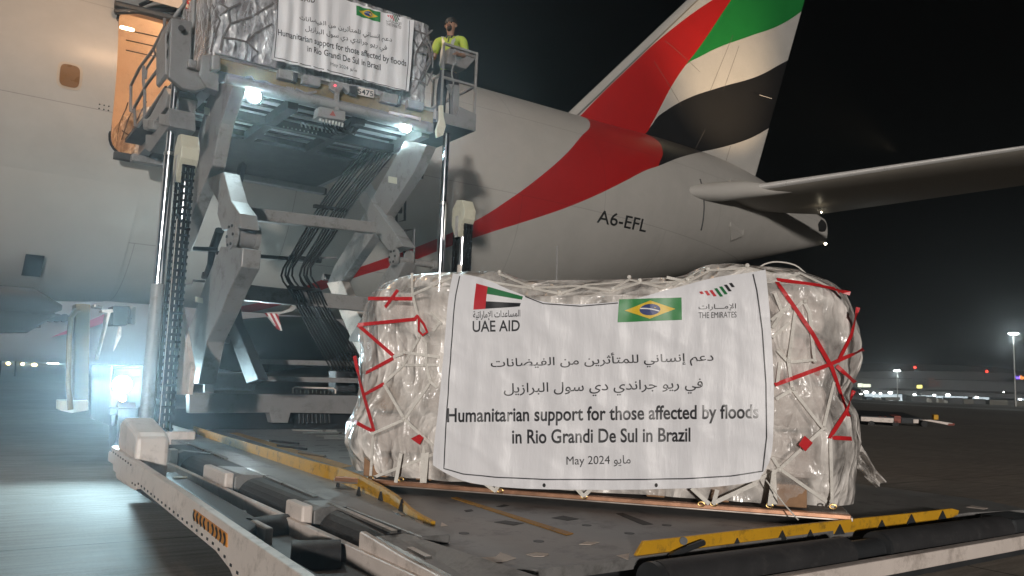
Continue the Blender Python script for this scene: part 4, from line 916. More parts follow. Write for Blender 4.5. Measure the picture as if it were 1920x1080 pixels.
for i in range(nx):
    for j in range(nz):
        a0, a1 = .10+i*(EL-.2)/nx, .10+(i+1)*(EL-.2)/nx; zt = lerp(TT_, (a0+a1)/2)-.16
        b0, b1 = z0+(zt-z0)*j/nz, z0+(zt-z0)*(j+1)/nz
        a0 = max(a0, lerp(TL_, b1)+.14, lerp(TL_, b0)+.14); a1 = min(a1, lerp(TR_, b1)-.14, lerp(TR_, b0)-.14)
        d0 = .17+random.random()*.06
        MB().hexa([pal(a,d,z) for z in (b0+.008, b1-.008) for a, d in ((a0+.01,d0),(a1-.01,d0),(a1-.01,DEP-.25),(a0+.01,DEP-.25))]).build('carton', random.choice(['sack','sack','sackpink','carton','sack']), LOAD, bevel=.05)
for i in range(8):
    a0 = .15+i*.375
    MB().hexa([pal(a,d,z) for z in (.787,.915) for a, d in ((a0,.13),(a0+(.17 if i in (0,7) else .11),.13),(a0+(.17 if i in (0,7) else .11),DEP-.1),(a0,DEP-.1))]).build('wood_block', 'brown_wood', LOAD, bevel=.006)
FT = BVHTree.FromPolygons([v.co[:] for v in film.data.vertices], [p.vertices[:] for p in film.data.polygons])
def on_bvh(bv, px, py, off, fallback):
    d = ray(px, py).normalized(); loc, nr, idx, dist = bv.ray_cast(CAMPOS, d)
    if loc is None: loc = fallback(px, py); nr = -ED
    if nr.dot(d) > 0: nr = -nr
    return loc + nr*off, nr
def on_film(px, py, off): return on_bvh(FT, px, py, off, lambda x, y: FP(x, y, .12))
def strap(name, pxs, w, mat, parent, off=.012, thick=.004, surf=on_film, step=10):
    T, D, Nn = [], [], []
    for (a, b), (c, d) in zip(pxs, pxs[1:]):
        n = max(1, int(math.hypot(c-a, d-b)/step))
        for i in range(n + (1 if (c, d) == pxs[-1] else 0)):
            x, y = a+(c-a)*i/n, b+(d-b)*i/n
            p, q = surf(x, y, off); e = (p-CAMPOS); D.append(ray(x, y).normalized()); T.append(e.dot(D[-1])); Nn.append(q)
    # straps run taut over hollows: ease the depth, keep the nearest course
    for it in range(5):
        T = [T[0]] + [min(T[i], T[i]*.4+(T[i-1]+T[i+1])*.3) for i in range(1, len(T)-1)] + [T[-1]]
        Nn = [Nn[0]] + [(Nn[i]*.5+(Nn[i-1]+Nn[i+1])*.25).normalized() for i in range(1, len(Nn)-1)] + [Nn[-1]]
    return MB().ribbon([CAMPOS+d*t for d, t in zip(D, T)], Nn, w, thick).build(name, mat, parent)
za = lambda x, y: (620+x/2.348, 480+y/2.348)
zb_ = lambda x, y: (1240+x/2.160, 480+y/2.160)
NETS = [[za(175,980), za(188,780), za(325,720), za(440,555), za(470,580)], [za(188,975), za(460,870)], [za(325,720), za(235,565)], [za(325,720), za(450,835)],
 [za(235,560), za(320,480), za(395,350), za(385,270), za(360,170), za(358,75)], [za(440,555), za(420,480), za(420,380), za(395,350)], [za(320,480), za(420,480), za(475,480)], [za(275,445), za(330,425), za(480,445)],
 [za(360,170), za(530,95)], [za(440,250), za(490,300)], [za(450,330), za(480,290)], [za(405,960), za(410,830)],
 [zb_(530,540), zb_(655,700), zb_(480,862), zb_(330,935), zb_(210,1000)], [zb_(700,510), zb_(655,700)], [zb_(480,862), zb_(690,1010)], [zb_(685,735), zb_(692,1020)], [zb_(530,540), zb_(465,580)],
 [zb_(530,540), zb_(515,430), zb_(545,210), zb_(580,180)], [zb_(515,430), zb_(620,420), zb_(600,230), zb_(580,190)], [zb_(450,815), zb_(480,862)], [zb_(445,260), zb_(530,190)], [zb_(450,330), zb_(520,270)],
 [zb_(480,430), zb_(470,520)], [zb_(470,380), zb_(515,430)], [zb_(460,150), zb_(490,230), zb_(450,290)],
 [(868,514),(925,530),(1000,541),(1050,551)], [(935,513),(1000,540),(1080,536),(1150,545),(1200,530),(1290,528),(1330,507),(1400,502),(1450,513)], [(1050,551),(1100,534),(1170,528)], [(1140,546),(1180,524),(1245,540),(1300,517)], [(1310,508),(1262,536)], [(1430,530),(1462,526),(1500,512),(1560,540)], [(1250,520),(1320,535)]]
for P in NETS: strap('net_strap', P, .019, 'strap', LOAD, .014)
for (x, y) in ([za(*p) for p in ((325,720),(320,480),(420,480),(440,555),(395,350),(188,780),(330,425))]+[zb_(*p) for p in ((530,540),(655,700),(480,862),(515,430),(580,185),(620,420))]+[(935,513),(1000,541),(1050,551),(1150,545),(1200,530),(1290,528),(1330,507),(1400,502),(1180,524)]):
    MB().ball(on_film(x, y, .016)[0], .014, 8).build('net_knot', 'strap', LOAD)
M['buckle'] = pm('brass_buckle', (.45,.30,.12), .35, .9, var=.3)
for (x, y) in ((695,897),(752,899),(927,919),(938,920),(1095,931),(1315,945),(1338,945),(1443,948),(1562,950)):
    p = FP(x, y, -.002); MB().tube([p+EA*(.018*math.cos(t))+Vector((0,0,.012*math.sin(t))) for t in [2*math.pi*k/10 for k in range(11)]], .005, 6).build('net_ring', 'buckle', LOAD)
for P in ([(752,850),(742,905)], [(930,921),(905,903)], [(928,921),(938,905)], [(1095,931),(1078,912)], [(1095,930),(1115,910)], [(1330,945),(1297,915)], [(1338,945),(1345,918)], [(1336,944),(1420,905)], [(1443,948),(1452,880)]):
    MB().ribbon([FP(*P[0], -.012), FP(*P[1], -.03)], -ED, .024, .004).build('net_strap', 'strap', LOAD)
REDS = [[za(165,187), za(360,188)], [za(295,150), za(240,225)], [za(120,303), za(370,278), za(385,262)], [za(120,303), za(275,438)], [za(155,515), za(275,450)], [za(105,440), za(130,560), za(192,775)], [za(90,722), za(192,775)], [za(235,562), za(145,612)],
 [zb_(468,95), zb_(640,118), zb_(765,152)], [zb_(468,105), zb_(610,310), zb_(690,450), zb_(760,650)], [zb_(460,522), zb_(680,440), zb_(820,378)], [zb_(797,208), zb_(770,320), zb_(715,430)], [zb_(710,445), zb_(785,512)], [zb_(780,545), zb_(750,630), zb_(682,735), zb_(770,740)]]
for P in REDS: strap('red_tape', P, .024, 'red', LOAD, .016)
for P in ([za(380,262), za(410,300), za(425,335), za(405,348), za(388,330), za(388,275)], [zb_(655,122), zb_(700,130), zb_(720,150)]): strap('red_tape', P, .016, 'red', LOAD, .022)
for q in ([za(365,800), za(395,780), za(425,800), za(405,828)], [zb_(545,762), zb_(570,730), zb_(602,755), zb_(570,788)]):
    P = [on_film(a, b, .03)[0] for a, b in q]; MB().prism(P, ED*-.012).build('red_tag', 'red', LOAD, bevel=.004)
for q in ([(1443,890),(1455,890),(1458,945),(1446,945)], [(790,850),(805,848),(800,905),(788,905)]): MB().prism([FP(a, b, .01) for a, b in q], ED*-.006).build('paper_slip', 'strap', LOAD)
# loose tail of film and a white cord
def tail(u, v):
    P = [(1585,830),(1612,860),(1632,888),(1652,908)]; w = [38,26,20,18]
    t = u*3; i = min(2, int(t)); f = t-i; x, y = P[i][0]+(P[i+1][0]-P[i][0])*f, P[i][1]+(P[i+1][1]-P[i][1])*f; ww = w[i]+(w[i+1]-w[i])*f
    q = FP(x+(v-.5)*ww*1.0, y-(v-.5)*ww*.7, .55); return q + ED*(.05*noise.noise(Vector((u*6,v*5,2)))-.03*math.sin(v*9)) 
MB().grid(tail, 24, 14).build('film_tail', 'film', LOAD, smooth=True)
MB().tube([FP(1436,900,-.05), FP(1470,945,-.09), FP(1497,975,-.14)], .004, 6).build('loose_cord', 'strap', LOAD)
MB().tube([along([FP(*p, .5) for p in [(1420,505),(1432,496),(1455,491),(1490,497),(1510,512)]], i/12) for i in range(13)], .005, 6).build('loose_cord', 'strap', LOAD)
# ------------------------------------------------------------------ banners
class Sheet:
    'cloth hung in a plane o, n with folds; corner curves given in photo coordinates on that plane'
    def __init__(s, o, n, ax, fold): s.o, s.n, s.ax, s.fold = o, n, ax, fold
    def pt(s, px, py, off=0.0):
        p = at_plane(px, py, s.o, s.n); q = p-s.o; return p - s.n*(off + s.fold(q.dot(s.ax), p.z))
def coons(top, bot, left, right):
    def C(P): 
        d = [0]
        for a, b in zip(P, P[1:]): d.append(d[-1]+math.hypot(b[0]-a[0], b[1]-a[1]))
        X = [(t/d[-1], p[0]) for t, p in zip(d, P)]; Y = [(t/d[-1], p[1]) for t, p in zip(d, P)]
        return lambda t: (smooth(X, t), smooth(Y, t))
    T, B, Lf, R = C(top), C(bot), C(left), C(right)
    def f(u, v):
        r = []
        for i in (0, 1):
            r.append((1-v)*T(u)[i]+v*B(u)[i]+(1-u)*Lf(v)[i]+u*R(v)[i]-((1-u)*(1-v)*top[0][i]+u*(1-v)*top[-1][i]+(1-u)*v*bot[0][i]+u*v*bot[-1][i]))
        return r
    return f
def cloth_mat(name, col=(.80,.80,.83)):
    m, nt, b = mat_base(name); L = nt.links.new; tc = N(nt, 'ShaderNodeTexCoord')
    mp = N(nt, 'ShaderNodeMapping'); mp.inputs['Scale'].default_value = (1,1,.18); L(tc.outputs['Object'], mp.inputs['Vector'])
    n1 = N(nt, 'ShaderNodeTexNoise', Scale=9.0, Detail=5.0, Roughness=.6); L(mp.outputs[0], n1.inputs['Vector'])
    n2 = N(nt, 'ShaderNodeTexNoise', Scale=260.0, Detail=2.0); L(tc.outputs['Object'], n2.inputs['Vector'])
    n3 = N(nt, 'ShaderNodeTexNoise', Scale=2.5, Detail=4.0); L(tc.outputs['Object'], n3.inputs['Vector'])
    mx = N(nt, 'ShaderNodeMix', data_type='RGBA'); L(n3.outputs['Fac'], mx.inputs[0]); mx.inputs[6].default_value = c4([c*.93 for c in col]); mx.inputs[7].default_value = c4(col); L(mx.outputs[2], b.inputs['Base Color'])
    bp = N(nt, 'ShaderNodeBump', Strength=.6, Distance=.014); L(n1.outputs['Fac'], bp.inputs['Height'])
    b2 = N(nt, 'ShaderNodeBump', Strength=.1, Distance=.001); L(n2.outputs['Fac'], b2.inputs['Height']); L(bp.outputs[0], b2.inputs['Normal']); L(b2.outputs[0], b.inputs['Normal'])
    b.inputs['Roughness'].default_value = .42; b.inputs['Specular IOR Level'].default_value = .35
    return m
M['cloth'] = cloth_mat('white_vinyl_cloth')
for nm, c in (('p_red', (.55,.03,.04)), ('p_green', (.01,.16,.045)), ('p_yellow', (.72,.48,.02)), ('p_blue', (.012,.03,.16)), ('p_white', (.8,.8,.82)), ('p_bgreen', (.015,.22,.045))):
    M[nm] = pm('print_'+nm[2:], c, .42, var=.06, scale=6)
def fill(sh, f, nu, nv, off, name, mat, parent):
    return MB().grid(lambda u, v: sh.pt(*f(u, v), off), nu, nv).build(name, mat, parent, smooth=True)
def quadf(q): return lambda u, v: [(1-u)*(1-v)*q[0][i]+u*(1-v)*q[1][i]+u*v*q[2][i]+(1-u)*v*q[3][i] for i in (0, 1)]
def line(sh, P, w, off, name, parent, mat='ink', step=8):
    pts = []
    for (a, b), (c, d) in zip(P, P[1:]):
        n = max(1, int(math.hypot(c-a, d-b)/step)); pts += [sh.pt(a+(c-a)*i/n, b+(d-b)*i/n, off) for i in range(n)]
    pts.append(sh.pt(*P[-1], off)); return MB().ribbon(pts, -sh.n, w, .0006).build(name, mat, parent)
def disc(sh, cx, cy, rx, ry, off, name, mat, parent, rot=0, n=28):
    P = []
    for k in range(n):
        t = 2*math.pi*k/n; P.append(sh.pt(cx+rx*math.cos(t), cy+ry*math.sin(t)+rot*rx*math.cos(t), off))
    return MB().add([sh.pt(cx, cy, off)]+P, [(0, 1+k, 1+(k+1) % n) for k in range(n)]).build(name, mat, parent)
def brazil(sh, q, parent):
    f = quadf(q); g = fill(sh, f, 16, 8, .003, 'green_flag', 'p_bgreen', parent)
    P = [f(.10,.5), f(.5,.10), f(.90,.5), f(.5,.90)]; c = f(.5,.5)
    MB().grid(lambda u, v: sh.pt(*quadf(P)(u, v), .0045), 10, 10).build('yellow_rhombus', 'p_yellow', g)
    ex = [(q[1][i]-q[0][i]+q[2][i]-q[3][i])/2 for i in (0,1)]; ey = [(q[3][i]-q[0][i]+q[2][i]-q[1][i])/2 for i in (0,1)]
    n = 24; R = lambda t, k: (c[0]+ex[0]*.165*k*math.cos(t)+ey[0]*.25*k*math.sin(t), c[1]+ex[1]*.165*k*math.cos(t)+ey[1]*.25*k*math.sin(t))
    MB().add([sh.pt(*c, .006)]+[sh.pt(*R(2*math.pi*k/n, 1), .006) for k in range(n)], [(0,1+k,1+(k+1)%n) for k in range(n)]).build('blue_globe', 'p_blue', g)
    P = [R(math.radians(200-k*22.0*1.0), 1) for k in range(1)]
    a, b, m_ = R(math.radians(195),.97), R(math.radians(20),.97), R(math.radians(-95),.28)
    Q = [((1-t)**2*a[0]+2*t*(1-t)*m_[0]+t*t*b[0], (1-t)**2*a[1]+2*t*(1-t)*m_[1]+t*t*b[1]) for t in [k/8 for k in range(9)]]
    line(sh, Q, abs(ey[1])*.00016, .0075, 'white_band', g, 'p_white', 4)
def uae_flag(sh, q, parent):
    f = quadf(q); h = fill(sh, lambda u, v: f(u*.26, v), 4, 8, .003, 'red_hoist', 'p_red', parent)
    for (a, b, mt) in ((0,.333,'p_green'), (.333,.666,'p_white'), (.666,1,'ink')):
        fill(sh, lambda u, v: f(.26+.74*u, a+(b-a)*v), 8, 3, .003, {'p_green':'green_stripe','p_white':'white_stripe','ink':'black_stripe'}[mt], mt, h)
def emblem(sh, P0, dx, dy, parent):
    'seven slanting bars, short to tall, red green black'
    spec = [(0,.30,'p_red'),(1,.55,'p_red'),(2,.75,'p_red'),(3,1.0,'p_green'),(4,.95,'p_green'),(5,.80,'ink'),(6,.5,'ink')]
    for k, hgt, mt in spec:
        bx = k/7; top = .0 if k < 3 else -.12*(k-2)
        tl = (P0[0]+dx[0]*bx+dy[0]*top, P0[1]+dx[1]*bx+dy[1]*top)
        w = .085; sl = .14*hgt
        q = [tl, (tl[0]+dx[0]*w, tl[1]+dx[1]*w), (tl[0]+dx[0]*(w+sl)+dy[0]*hgt, tl[1]+dx[1]*(w+sl)+dy[1]*hgt), (tl[0]+dx[0]*sl+dy[0]*hgt, tl[1]+dx[1]*sl+dy[1]*hgt)]
        fill(sh, quadf(q), 2, 3, .003, 'emblem_bar', mt, parent)
T1, T2 = arabic('دعم إنساني للمتأثرين من الفيضانات'), arabic('في ريو جراندي دي سول البرازيل')
T3, T4, T5 = 'Humanitarian support for those affected by \ufb02oods', 'in Rio Grandi De Sul in Brazil', 'May 2024 '+arabic('مايو')
# front banner
def foldA(a, z):
    top = max(0, min(1, (z-1.9)/.25))
    return .014*noise.noise(Vector((a*2.2, 0, z*.8))) + .008*noise.noise(Vector((a*9, 3, z*1.1))) + .005*noise.noise(Vector((a*5+z*7, 8, z*5))) + .007*rid((a*1.3, .2, z*.35), 4.0, 2) + .010*rid((a*.6+z*.5, .7, z*.6-a*.3), 3.0, 3) - .10*max(0, (.62-a)/.12)**2*.35*(1 if a < .62 else 0) - .05*top**2
SA = Sheet(PA-ED*.10, ED, EA, foldA)
fA = coons([(846,511),(900,520),(960,545),(1020,566),(1090,571),(1180,563),(1260,541),(1340,520),(1400,511),(1436,504)],
           [(813,872),(850,893),(890,906),(960,914),(1050,917),(1150,918),(1250,916),(1340,912),(1400,905),(1424,898)],
           [(846,511),(840,580),(832,680),(822,780),(813,850),(813,872)], [(1436,504),(1444,600),(1450,700),(1450,800),(1444,860),(1424,898)])
BA = MB().grid(lambda u, v: SA.pt(*fA(u, v)), 150, 96).build('banner', 'cloth', None, smooth=True)
BA.data.shade_smooth()
tag(BA, 'large white printed banner hung on the plastic-wrapped load at deck level', 'banner')
def letA(name, t, rect, slope=0, bold=0.012, mat='ink'): lettering(name, t, lambda a, b: SA.pt(a, b, .0035), rect, mat, BA, slope, bold)
letA('arabic_line', T1, (921,1338,668,697), -.028, .006); letA('arabic_line', T2, (946,1318,719,747), -.026, .006)
letA('english_line', T3, (840,1422,765,800), -.013, .019); letA('english_line', T4, (961,1295,805,832), -.012, .019); letA('date_line', T5, (1063,1183,855,876), -.02, 0)
letA('aid_title', arabic('المساعدات الإماراتية'), (888,977,584,602), -.035, .01); letA('aid_title', 'UAE AID', (887,976,602,623), -.02, .012)
uae_flag(SA, [(892,531),(981,556),(976,575),(889,581)], BA)
brazil(SA, [(1162,562),(1278,558),(1279,600),(1159,605)], BA)
emblem(SA, (1311,547), (66,-9), (2,17), BA)
letA('emirates_title', arabic('الإمـــارات'), (1310,1380,571,584), -.02, .006); letA('emirates_title', 'THE EMIRATES', (1310,1381,586,597), -.015, 0)
line(SA, [(860,517),(853,580),(846,680),(839,780),(834,878),(870,888),(930,894),(1020,898),(1150,899),(1280,897),(1370,892),(1430,883),(1437,820),(1436,720),(1429,620),(1419,545),(1412,513)], .007, .003, 'border_line', BA)
line(SA, [(985,556),(1020,570),(1090,575),(1160,569)], .006, .003, 'border_line', BA)
for (x, y) in ((1022,909),(1231,909)): disc(SA, x, y, 3.0, 3.8, .003, 'grommet', 'black', BA)
# ------------------------------------------------------------------ load, pallet and banner on the raised bridge
o = MB().box(2.36, 5.44, 9.93, 12.37, 5.275, 5.30).build('aluminium_pallet', 'alu', None, bevel=.004)
tag(o, 'aluminium air cargo pallet on top of the raised loader bridge', 'pallet')
MB().box(2.37, 5.43, 9.92, 9.96, 5.303, 5.32).build('edge_rail', 'steel', o)
L2 = thing('wrapped_cargo', 'box-shaped load in plastic and dark net raised high on the loader bridge', 'cargo load', (3.9, 11.1, 5.3))
M['film2'] = film_mat('stretch_film_grey', (.62,.63,.66), .42, 1.3, .14)
M['box_grey'] = pm('grey_carton', (.24,.24,.27), .6, var=.15, scale=4, bump=.15)
M['box_dark'] = pm('dark_carton', (.085,.06,.065), .6, var=.2, scale=4)
H2 = 6.60
def shell2(u, v):
    t = 2*math.pi*u+.001; c, s_ = math.cos(t), math.sin(t); e = .12
    x = 3.90+1.53*math.copysign(abs(c)**e, c); y = 11.15+1.17*math.copysign(abs(s_)**e, s_); z = 5.325+(H2-5.33)*v
    k = .022*noise.noise(Vector((x,y,z))*3.2)-.02*rid((x*1.4,y*1.4,z),3.5,3); return Vector((x+c*k*1.4-(.02 if x<2.6 else 0), y+s_*k*1.4, z))
m = MB().grid(shell2, 260, 50)
ring = [shell2(k/80, 1) for k in range(80)]; m.add([Vector((3.9,11.15,H2+.02))]+ring, [(0,1+k,1+(k+1)%80) for k in range(80)])
f2 = m.build('plastic_wrap', 'film2', L2, smooth=True)
for i in range(5):
    for j in range(3):
        x0, x1 = 2.43+i*.59, 2.43+(i+1)*.59-.02; z0, z1 = 5.34+j*.41, 5.34+(j+1)*.41-.02
        MB().box(x0, x1, 10.06, 12.2, z0, z1).build('carton', ('box_dark' if (i, j) in ((0,1),(4,0),(1,2)) else 'box_grey'), L2, bevel=.015)
F2T = BVHTree.FromPolygons([v.co[:] for v in f2.data.vertices], [p.vertices[:] for p in f2.data.polygons])
def on2(px, py, off): return on_bvh(F2T, px, py, off, lambda x, y: at_y(x, y, 9.97))
for P in ([(110,100),(165,55),(240,20)], [(165,55),(175,150),(125,240),(110,320)], [(175,150),(310,105),(450,20)], [(125,240),(200,245),(280,265),(330,215),(440,150)], [(280,265),(350,330)], [(110,20),(165,55)], [(60,30),(110,130),(70,240),(50,330)],
          [(1340,190),(1420,220),(1455,190)], [(1420,220),(1350,330),(1340,420)], [(1420,220),(1455,330),(1400,440),(1350,560)], [(1455,330),(1455,430)], [(1345,330),(1455,330)], [(1400,440),(1455,520)], [(1335,250),(1360,300),(1455,260)], [(1370,170),(1390,250),(1430,300),(1440,400),(1380,520)], [(1340,490),(1420,540),(1455,450)]):
    strap('net_cord', [z2(*p) for p in P], .024, 'darkstrap', L2, .010, .008, on2, 8)
def foldB(a, z): return .016*noise.noise(Vector((a*7, 0, z*.5))) + .010*math.sin(a*34+2*noise.noise(Vector((a*3,0,z)))) + .008*noise.noise(Vector((a*5, 4, z*4)))
SB = Sheet(Vector((0, 9.86, 0)), Vector((0,1,0)), Vector((1,0,0)), foldB)
fB = coons([z2(492,-190), z2(700,-90), z2(900,-5), z2(1100,62), z2(1335,130)], [z2(430,372), z2(600,412), z2(800,462), z2(1050,520), z2(1200,562), z2(1303,578)], [z2(492,-190), z2(480,0), z2(460,200), z2(430,372)], [z2(1335,130), z2(1325,300), z2(1315,450), z2(1303,578)])
BB = MB().grid(lambda u, v: SB.pt(*fB(u, v)), 140, 60).build('banner', 'cloth', None); BB.data.shade_smooth()
tag(BB, 'white printed banner hung on the load raised high on the bridge', 'banner')
def letB(name, t, rect, slope=.25, bold=.012, mat='ink'):
    x0, x1, yt, yb = rect; lettering(name, t, lambda a, b: SB.pt(*z2(a, b), .0035), rect, mat, BB, slope, bold)
letB('arabic_line', T1, (610,1195,86,138), .245, .006); letB('arabic_line', T2, (650,1165,160,208), .245, .006)
letB('english_line', T3, (477,1287,182,234), .247, .012); letB('english_line', T4, (663,1127,286,325), .258, .012); letB('date_line', T5, (810,975,391,420), .25, 0)
letB('aid_title', 'UAE AID', (560,707,-45,-6), .20, .012)
uae_flag(SB, [z2(570,-150), z2(705,-115), z2(703,-75), z2(566,-110)], BB)
brazil(SB, [z2(970,36), z2(1125,78), z2(1123,142), z2(970,98)], BB)
emblem(SB, z2(1168,92), (66/3.374*1.25, 5), (2.2, 13), BB)
letB('emirates_title', arabic('الإمـــارات'), (1163,1255,118,142), .25, .006); letB('emirates_title', 'THE EMIRATES', (1163,1255,142,160), .25, 0)
line(SB, [z2(485,-100), z2(470,180), z2(455,362), z2(650,410), z2(900,472), z2(1100,530), z2(1285,574), z2(1300,400), z2(1308,130)], .010, .003, 'border_line', BB)
disc(SB, *z2(750,452), 1.4, 1.8, .003, 'grommet', 'black', BB)
# a third load waiting inside the hold
L3 = thing('wrapped_cargo', 'small plastic-wrapped load lit orange inside the open hold', 'cargo load', (3.0, 16.0, 5.02))
M['film3'] = film_mat('stretch_film_hold', (.8,.72,.62), .5, 1.4, .16)
def shell3(u, v):
    t = 2*math.pi*u; c, s_ = math.cos(t), math.sin(t); e = .35; k = 1-.10*v*v
    x = 3.05+.95*k*math.copysign(abs(c)**e, c); y = 16.2+.95*k*math.copysign(abs(s_)**e, s_); z = 5.03+(1.15 + .0)*v*(1-.28*max(0, (2.7-x))/0.6)
    q = .05*noise.noise(Vector((x,y,z))*3)-.03*rid((x,y,z),4,3); return Vector((x+c*q, y+s_*q, z))
m = MB().grid(shell3, 140, 40); ring = [shell3(k/60, 1) for k in range(60)]; m.add([sum(ring, Vector())/60]+ring, [(0,1+k,1+(k+1)%60) for k in range(60)])
f3 = m.build('plastic_wrap', 'film3', L3, smooth=True)
MB().box(2.4, 3.7, 15.5, 16.9, 5.04, 5.85).build('carton', 'carton', L3, bevel=.04)
F3T = BVHTree.FromPolygons([v.co[:] for v in f3.data.vertices], [p.vertices[:] for p in f3.data.polygons])
for P in ([(220,262),(224,230),(236,205),(240,192)], [(228,262),(240,225),(252,200)], [(240,262),(262,215),(275,190)], [(222,240),(236,250),(258,262)], [(250,262),(268,240),(282,200)]):
    strap('net_cord', P, .022, 'darkstrap', L3, .012, .008, lambda x, y, o_: on_bvh(F3T, x, y, o_, lambda a, b: at_y(a, b, 15.2)), 6)
# ------------------------------------------------------------------ the loader operator
M['skin_h'] = pm('skin', (.30,.16,.10), .5, var=.08, scale=12)
M['hair'] = pm('black_hair', (.012,.010,.009), .6, var=.2, scale=30, bump=.4, bscale=120)
M['vest'] = pm('hi_vis_cloth', (.34,.46,.05), .65, var=.12, scale=8, bump=.3, bscale=30)
M['reflect'] = pm('reflective_tape', (.55,.57,.56), .35, .3, var=.08)
M['navy'] = pm('navy_trousers', (.016,.018,.026), .7, var=.2, scale=10, bump=.3, bscale=40)
M['shoe'] = pm('black_boot', (.015,.014,.013), .4)
M['eye'] = pm('eye_dark', (.02,.012,.01), .2)
PX, PY, FZ = 5.88, 10.30, 5.18
PER = thing('person', 'bearded man in yellow high-visibility shirt standing at the basket console', 'person', (PX, PY, FZ))
FACE = math.radians(-138)       # faces the camera side, turned a little to his left
fx_, fy_ = Vector((math.cos(FACE), math.sin(FACE), 0)), Vector((-math.sin(FACE), math.cos(FACE), 0))   # forward, his left
def B(f, l, z): return Vector((PX, PY, FZ)) + fx_*f + fy_*l + Vector((0, 0, z))
def skinned(name, chains, mat, parent, sub=2):
    'chains: lists of (point, rx, ry); shared points join'
    vs, es, rs, ix = [], [], [], {}
    for ch in chains:
        prev = None
        for p, a, b in ch:
            k = tuple(round(c, 4) for c in p)
            if k not in ix: ix[k] = len(vs); vs.append(p); rs.append((a, b))
            if prev is not None and prev != ix[k]: es.append((prev, ix[k]))
            prev = ix[k]
    me = bpy.data.meshes.new(name); me.from_pydata([tuple(v) for v in vs], es, []); o = bpy.data.objects.new(name, me); COL.objects.link(o)
    md = o.modifiers.new('skin', 'SKIN'); md.use_smooth_shade = True; md.branch_smoothing = .6
    for i, r in enumerate(rs): me.skin_vertices[0].data[i].radius = r
    for i in range(len(vs)): me.skin_vertices[0].data[i].use_root = (i == 0)
    o.modifiers.new('sub', 'SUBSURF').levels = sub; o.modifiers['sub'].render_levels = sub
    dg = bpy.context.evaluated_depsgraph_get(); m2 = bpy.data.meshes.new_from_object(o.evaluated_get(dg)); bpy.data.objects.remove(o)
    m2.materials.clear(); m2.materials.append(M[mat] if isinstance(mat, str) else mat); m2.shade_smooth()
    return link(name, m2, parent)
hip, chest, neck = B(0,0,.92), B(.0,0,1.28), B(.0,0,1.47)
shL, shR = B(0,.20,1.41), B(0,-.20,1.41)
elL, elR = B(.03,.25,1.13), B(.02,-.25,1.13)
wrL, wrR = B(.27,.24,1.06), B(.26,-.20,1.06)
body = [[(hip,.115,.085),(B(0,0,1.1),.13,.095),(chest,.165,.115),(B(0,0,1.42),.11,.08),(neck,.058,.06),(B(.012,0,1.54),.055,.058),(B(.02,0,1.60),.075,.085),(B(.018,0,1.68),.078,.095),(B(.008,0,1.745),.055,.07)],
 [(B(0,0,1.42),.11,.08),(shL,.062,.062),(B(.015,.235,1.27),.050,.050),(elL,.042,.042),(B(.17,.27,1.09),.038,.038),(wrL,.028,.028),(B(.32,.225,1.055),.040,.022),(B(.355,.215,1.05),.036,.018)],
 [(B(0,0,1.42),.11,.08),(shR,.062,.062),(B(.012,-.235,1.27),.050,.050),(elR,.042,.042),(B(.17,-.25,1.09),.038,.038),(wrR,.028,.028),(B(.31,-.185,1.055),.040,.022),(B(.345,-.175,1.05),.036,.018)],
 [(hip,.115,.085),(B(0,.09,.82),.08,.08),(B(.01,.10,.48),.060,.062),(B(-.01,.10,.28),.055,.058),(B(-.02,.10,.08),.042,.045),(B(.10,.11,.045),.045,.035)],
 [(hip,.115,.085),(B(0,-.09,.82),.08,.08),(B(.01,-.10,.48),.060,.062),(B(-.01,-.10,.28),.055,.058),(B(-.02,-.10,.08),.042,.045),(B(.10,-.11,.045),.045,.035)]]
BODY = skinned('body', body, 'skin_h', PER)
for side, w in ((1, wrL), (-1, wrR)):
    base = B(.355, .215, 1.05) if side > 0 else B(.345, -.175, 1.05)
    for k in range(4):
        o_ = fy_*(.027-.018*k); ln = (.034,.040,.038,.030)[k]
        skinned('finger', [[(base+o_-fx_*.012,.009,.009),(base+o_+fx_*ln*.6-Vector((0,0,.004)),.0085,.0085),(base+o_+fx_*ln*1.1-Vector((0,0,.020)),.008,.008),(base+o_+fx_*ln*1.3-Vector((0,0,.040)),.007,.007)]], 'skin_h', BODY, 1)
    th = base-fx_*.05-fy_*side*.025
    skinned('thumb', [[(th,.011,.011),(th-fy_*side*.028+fx_*.02,.010,.010),(th-fy_*side*.032+fx_*.05-Vector((0,0,.012)),.008,.008)]], 'skin_h', BODY, 1)
SH = skinned('shirt', [[(B(0,0,.86),.175,.135),(B(0,0,1.08),.168,.128),(chest,.185,.135),(B(0,0,1.415),.125,.095),(B(.0,0,1.455),.075,.075)],
 [(B(0,0,1.415),.125,.095),(shL,.076,.076),(B(.015,.235,1.27),.068,.068),(B(.022,.245,1.19),.066,.066)],
 [(B(0,0,1.415),.125,.095),(shR,.076,.076),(B(.012,-.235,1.27),.068,.068),(B(.018,-.245,1.19),.066,.066)]], 'vest', PER)
skinned('trousers', [[(B(0,0,.97),.165,.13),(B(0,0,.86),.165,.13)], [(B(0,0,.86),.165,.13),(B(0,.09,.78),.105,.105),(B(.012,.10,.48),.075,.078),(B(-.02,.10,.10),.068,.07)], [(B(0,0,.86),.165,.13),(B(0,-.09,.78),.105,.105),(B(.012,-.10,.48),.075,.078),(B(-.02,-.10,.10),.068,.07)]], 'navy', PER)
for s_ in (1, -1): skinned('boot', [[(B(-.03,.10*s_,.05),.055,.05),(B(.06,.105*s_,.045),.055,.042),(B(.15,.115*s_,.035),.045,.03)]], 'shoe', PER)
SB_ = BVHTree.FromPolygons([v.co[:] for v in SH.data.vertices], [p.vertices[:] for p in SH.data.polygons])
